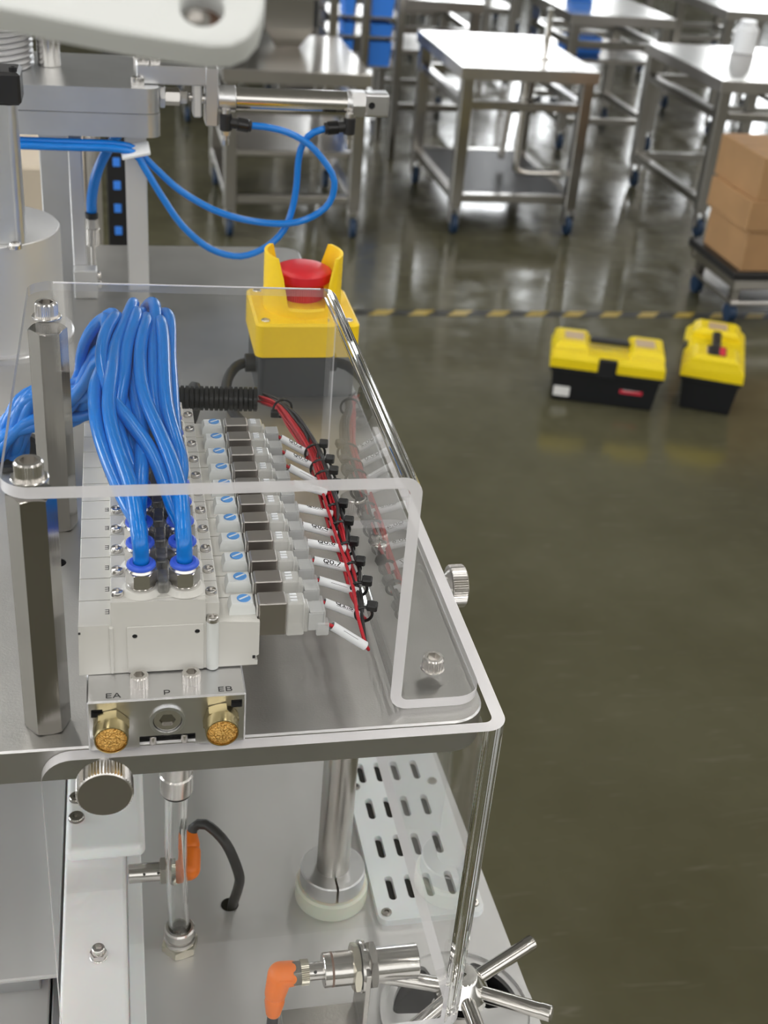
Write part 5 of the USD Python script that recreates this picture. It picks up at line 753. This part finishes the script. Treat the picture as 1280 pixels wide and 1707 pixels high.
def cart(label, x, y, w=.56, dp=.82, h=.70, shelf=.0, rail=False, hang=False, first=None):
    """stainless work trolley: sheet top with folded rim, square legs, rails, castors; x, y is the front left corner"""
    t = T('steel_trolley', label, 'trolley', (x, y, FZ), group=None); B = lambda *a, **k: bx(*a, **k); q = lambda z: FZ+z; s = .05; c = .115
    t.add('top_sheet', B(x-.012, x+w+.012, y-.012, y+dp+.012, q(h-.003), q(h), c=.001), 'stainless')
    for nm, a in (('front', (x-.012, x+w+.012, y-.012, y-.009)), ('back', (x-.012, x+w+.012, y+dp+.009, y+dp+.012)), ('left', (x-.012, x-.009, y-.0089, y+dp+.0089)), ('right', (x+w+.009, x+w+.012, y-.0089, y+dp+.0089))):
        t.add('folded_rim', B(*a, q(h-.05), q(h-.0031), c=.0008), 'stainless')
    for ax in (x, x+w-s):
        for ay in (y, y+dp-s):
            t.add('leg', B(ax, ax+s, ay, ay+s, q(c), q(h-.0031), c=.003), 'stainless_dark')
            k = t.add('castor', cat(B(ax+.004, ax+s-.004, ay+.004, ay+s-.004, q(c-.010), q(c), c=.001), B(ax+.003, ax+.007, ay-.004, ay+s-.012, q(.045), q(c-.010), c=.001), B(ax+s-.007, ax+s-.003, ay-.004, ay+s-.012, q(.045), q(c-.010), c=.001)), 'stainless')
            t.add('wheel', cat(cyl(.040, .024, (ax+s/2-.012, ay+.008, q(.0402)), (1, 0, 0), c=.004)), 'caster_blue', parent=k)
    zs = [.135, h-.17]
    for ii, z in enumerate(zs):
        if ii == 1 and not rail: continue
        t.add('cross_rail', B(x+s, x+w-s, y+.004, y+s-.004, q(z), q(z+.034), c=.003), 'stainless_dark'); t.add('cross_rail', B(x+s, x+w-s, y+dp-s+.004, y+dp-.004, q(z), q(z+.034), c=.003), 'stainless_dark')
        for ax in (x+.004, x+w-s+.004): t.add('side_rail', B(ax, ax+s-.008, y+s, y+dp-s, q(z), q(z+.034), c=.003), 'stainless_dark')
    if shelf: t.add('shelf', B(x+.006, x+w-.006, y+s*.2+.03, y+dp-.03, q(shelf), q(shelf+.022), c=.002), 'rubber' if hang else 'stainless')
    if hang:
        hx = x+w*.52; t.add('hanging_bow', sweep([(hx, y+.08, q(h-.05)), (hx, y+.08, q(.30)), (hx+.01, y+.08, q(.262)), (hx+.05, y+.08, q(.25)), (x+w-s-.01, y+.08, q(.25))], .015, 12, .02), 'steel')
        t.add('valve_body', cyl(.020, .05, (hx+.03, y+.2, q(h-.20))), 'estop_grey'); t.add('valve_body', cyl(.018, .05, (hx+.10, y+.2, q(h-.20))), 'estop_grey'); t.add('valve_body', cyl(.018, .05, (hx+.17, y+.2, q(h-.20))), 'estop_grey')
        t.add('bent_pipe', sweep([(hx+.20, y+.5, q(.42)), (hx+.09, y+.5, q(.42)), (hx+.075, y+.5, q(.41)), (hx+.06, y+.5, q(.20))], .016, 12, .02), 'steel')
    return t
cart('steel trolley with hooked pipes under its top, nearest in the middle of the background', 1.385, 5.03, .565, .82, .69, shelf=.145, rail=True, hang=True)
cart('steel trolley behind the cardboard boxes, nearest at the right edge', 2.52, 5.03, .60, .85, .68, rail=True)
cart('steel trolley with two shelves in the second row, left of the right hand trolley', 2.36, 6.55, .56, .75, .70, shelf=.45, rail=True)
cart('steel trolley far at the upper right corner', 3.45, 7.0, .60, .75, .70, shelf=.3)
cart('steel trolley half hidden behind the air cylinder, left of the nearest one', .42, 4.95, .56, .8, .66, shelf=.32, rail=True)
cart('steel trolley with a shelf behind the nearest middle trolley', 1.36, 6.75, .56, .7, .70, shelf=.42, rail=True)
cart('steel trolley with bare frame far back beside the blue bins', .36, 6.9, .56, .7, .74, shelf=.25, rail=True)
cart('steel trolley in the third row, upper middle', 2.1, 8.6, .6, .7, .72, shelf=.4, rail=True)
cart('steel trolley in the third row, between the blue sheets and the upper right corner', 3.2, 8.9, .6, .7, .72, shelf=.4)
cart('steel trolley in the third row beyond the white arm', .85, 8.8, .6, .7, .72, shelf=.4, rail=True)
cart('steel trolley in the back row at the very top of the picture, middle', 2.6, 10.4, .7, .7, .75, shelf=.4)
cart('steel trolley in the back row at the top right', 4.3, 9.6, .7, .7, .75, shelf=.4)
t = T('pipe_stand', 'thin upright steel pipe standing on the nearest middle trolley', 'pipe', (1.80, 5.28, FZ+.69)); t.add('pipe', cyl(.014, .20, (1.80, 5.28, FZ+.69)), 'chrome'); t.add('foot', cyl(.026, .008, (1.80, 5.28, FZ+.69)), 'steel')
t = T('open_rack', 'dark open rack holding blue bins at the upper left of the background', 'rack', (1.25, 6.75, FZ))
for x in (1.045, 1.205, 1.375):
    for y in (6.25, 6.62): t.add('post', bx(x-.018, x+.018, y-.018, y+.018, FZ, .0, .002), 'stainless_dark')
for z in (-.80, -.66, -.57): t.add('shelf', bx(1.0272, 1.3928, 6.24, 6.63, z-.012, z, .001), 'stainless_dark')
n = 0
for z, h_ in ((-.7999, .115), (-.6599, .055), (-.5699, .10)):
    for x, w in ((1.125, .05), (1.288, .115)):
        n += 1; words = {1: 'lower', 3: 'middle', 5: 'upper'}[n if n % 2 else n-1]
        b = T('blue_bin', f'blue plastic bin on the {words} shelf of the open rack, ' + ('narrow one at the left' if w < .1 else 'wide one at the right'), 'bin', (x, 6.28, z), group='blue bins on the open rack')
        b.add('bin', cut(hullof([(x+sx*w*k, yy_, zz) for sx in (-.5, .5) for zz, k in ((z, .88), (z+h_, 1.)) for yy_ in ((6.26, 6.42) if zz > z else (6.27, 6.41))]), bx(x-w*.42, x+w*.42, 6.275, 6.40, z+.01, z+h_+.02, .001)), 'blue_bin')
for x, y, z, w, h_, l in ((2.585, 7.05, -1.25+.7002, .13, .16, 'blue box standing on a trolley behind the thin pipe'), (2.50, 6.72, -1.25+.4724, .22, .09, 'blue folded sheet on the shelf of the second row trolley')):
    b = T('blue_box', l, 'box', (x, y, z)); b.add('box', rbx(x-w/2, x+w/2, y, y+.12, z, z+h_, .012), 'blue_bin')

t = T('white_jar', 'glossy white jar standing at the back of the right hand trolley', 'jar', (2.93, 5.72, FZ+.68)); t.add('jar', lathe([(0, 0), (.050, 0), (.056, .006), (.056, .105), (.040, .125), (0, .125)], (2.93, 5.72, FZ+.6801), n=32), 'sleeve'); t.add('lid', cyl(.038, .02, (2.93, 5.72, FZ+.8052)), 'sleeve')
t = T('grey_cabinet', 'dark grey machine cabinet with a pale door beyond the white arm', 'cabinet', (1.15, 7.8, FZ)); t.add('body', bx(.96, 1.34, 7.62, 8.0, FZ, FZ+.62, .006), 'estop_grey'); t.add('door', bx(.98, 1.32, 7.605, 7.6195, FZ+.05, FZ+.40, .004), 'stainless'); t.add('top_cover', bx(.95, 1.35, 7.61, 8.01, FZ+.6201, FZ+.645, .004), 'stainless_dark')
t = T('steel_hopper', 'square steel hopper standing on the trolley beside the white arm', 'hopper', (.72, 5.5, FZ+.66)); t.add('body', hullof([(x, y, z) for z, i in ((FZ+.6601, .05), (FZ+.74, 0), (FZ+.86, 0)) for x in (.62+i, .82-i) for y in (5.4+i, 5.6-i)]), 'stainless_dark'); t.add('rim', bx(.605, .835, 5.385, 5.615, FZ+.8601, FZ+.872, .003), 'stainless')
# cardboard boxes on a low black trolley at the right edge
cx0, cy0 = 2.20, 3.985
t = T('low_trolley', 'low black and steel trolley under the cardboard boxes at the right edge', 'trolley', (2.5, 4.1, FZ))
t.add('deck', bx(cx0-.015, cx0+.62, cy0-.015, cy0+.40, FZ+.175, FZ+.205, .004), 'black')
t.add('cross_rail', bx(cx0, cx0+.60, cy0, cy0+.03, FZ+.135, FZ+.1748, .003), 'stainless'); t.add('cross_rail', bx(cx0, cx0+.60, cy0+.355, cy0+.385, FZ+.135, FZ+.1748, .003), 'stainless'); 
for x in (cx0, cx0+.57): t.add('side_rail', bx(x, x+.03, cy0+.0301, cy0+.3549, FZ+.135, FZ+.1748, .003), 'stainless'); 
t.add('lower_shelf', bx(cx0+.01, cx0+.59, cy0+.01, cy0+.375, FZ+.070, FZ+.085, .002), 'stainless')
for x in (cx0+.03, cx0+.57):
    for y in (cy0+.04, cy0+.345): t.add('post', bx(x-.015, x+.015, y-.015, y+.015, FZ+.0850, FZ+.1349, .002), 'stainless_dark'); t.add('castor', cyl(.034, .026, (x-.013, y, FZ+.0342), (1, 0, 0)), 'caster_blue')
def carton(label, x, y, z, w, d, h):
    t = T('cardboard_box', label, 'box', (x+w/2, y+d/2, z), group=None)
    t.add('box', bx(x, x+w, y, y+d, z, z+h, .003), 'card'); t.add('packing_tape', cat(bx(x+w/2-.025, x+w/2+.025, y-.0006, y-.0001, z+h*.55, z+h, .0001), bx(x+w/2-.025, x+w/2+.025, y-.0006, y+d, z+h+.0001, z+h+.0006, .0001)), 'tape_tan'); t.add('lid_seam', bx(x, x+w, y+d*.5-.001, y+d*.5+.001, z+h+.0006, z+h+.0009, .0001), 'dark')
carton('cardboard box at the bottom of the stack on the low black trolley', 2.215, 3.99, FZ+.2052, .50, .33, .150)
carton('middle cardboard box of the stack on the low black trolley', 2.195, 3.98, FZ+.3556, .50, .34, .110)
carton('topmost cardboard box of the stack on the low black trolley', 2.215, 3.99, FZ+.4660, .52, .36, .150)

# toolboxes on the floor
def toolbox(label, x, y, rz, W, stickers, plate_):
    t = T('toolbox', label, 'toolbox', (x, y, FZ), rz); A_ = lambda nm, m, c, **k: t.add(nm, m, c, local=True, **k); dp = .185; hb = .118
    A_('body', hullof([(sx*(W/2-i), sy_*(dp/2-i), z) for z, i in ((0, .020), (.004, .016), (hb, .004)) for sx in (-1, 1) for sy_ in (-1, 1)]), 'toolbox_black')
    A_('rim', bx(-W/2-.002, W/2+.002, -dp/2-.002, dp/2+.002, hb-.014, hb, .002), 'toolbox_black')
    e = W*.33
    lid = mf(hullof([(sx*(W/2+.004-i), sy_*(dp/2+.004-i*1.3), z) for z, i in ((hb, .0), (hb+.030, .001), (hb+.045, .010)) for sx in (-1, 1) for sy_ in (-1, 1)]))
    for s in (-1, 1):
        xa, xb = sorted((s*(W/2+.003), s*(W/2-e)))
        lid = lid + mf(hullof([(x_, y_, z) for x_, y_, z in [(a, b, c) for c, ix, iy in ((hb+.02, .002, .004), (hb+.060, .006, .020), (hb+.072, .016, .036)) for a in (xa+ix, xb-ix) for b in (-dp/2+iy, dp/2-iy)]]))
    lid = lid - mf(bx(-W*.085, W*.085, -dp/2-.02, -dp/2+.010, hb-.02, hb+.042, .001))
    A_('lid', tm(lid), 'toolbox_yellow')
    A_('latch', bx(-W*.080, W*.080, -dp/2-.006, -dp/2+.0095, hb-.020, hb+.041, .003), 'toolbox_black')
    A_('handle', cat(bx(-W/2+e-.004, W/2-e+.004, -.014, .014, hb+.058, hb+.074, .005)), 'toolbox_black')
    for s in (-1, 1): A_('tray_lid', bx(s*(W/2-e*.55)-.030, s*(W/2-e*.55)+.030, -.030, .030, hb+.072, hb+.0745, .001), 'tape_tan')
    for sx, z, w, h_, m in stickers: A_('sticker', place(bx(-w/2, w/2, -h_/2, h_/2, 0, .0006, .0001), (sx, -dp/2+.0105, z), (0, -1, .12), (0, 0, 1)), m)
    if plate_: A_('side_plate', bx(W/2-e*.8, W/2-e*.15, -.026, .030, hb+.0745, hb+.0765, .001), 'toolbox_black'); A_('red_mark', bx(W/2-e*.8, W/2-e*.15, .010, .028, hb+.0765, hb+.0771, .0002), 'sticker_red')
    return t
c1 = (1.3095+1.6148)/2; c2 = (3.3511+3.2455)/2; th = math.atan2(-.1056, .3053)
toolbox('black toolbox with yellow lid, broadside on the floor, white and red stickers', c1+.0925*math.sin(-th), c2+.0925*math.cos(th), math.degrees(th), .345, [(-.128, .040, .050, .042, 'sticker'), (.085, .066, .070, .028, 'sticker_red'), (.085, .066, .052, .012, 'sticker')], False)
th2 = math.atan2(.1265, .0606)
cxy = V((1.7247+1.8512)/2, (3.2764+3.2158)/2)+V(math.cos(th2), math.sin(th2))*.165
toolbox('black toolbox with yellow lid seen end on, right of the other toolbox', cxy[0], cxy[1], math.degrees(th2)+180, .345, [], True)
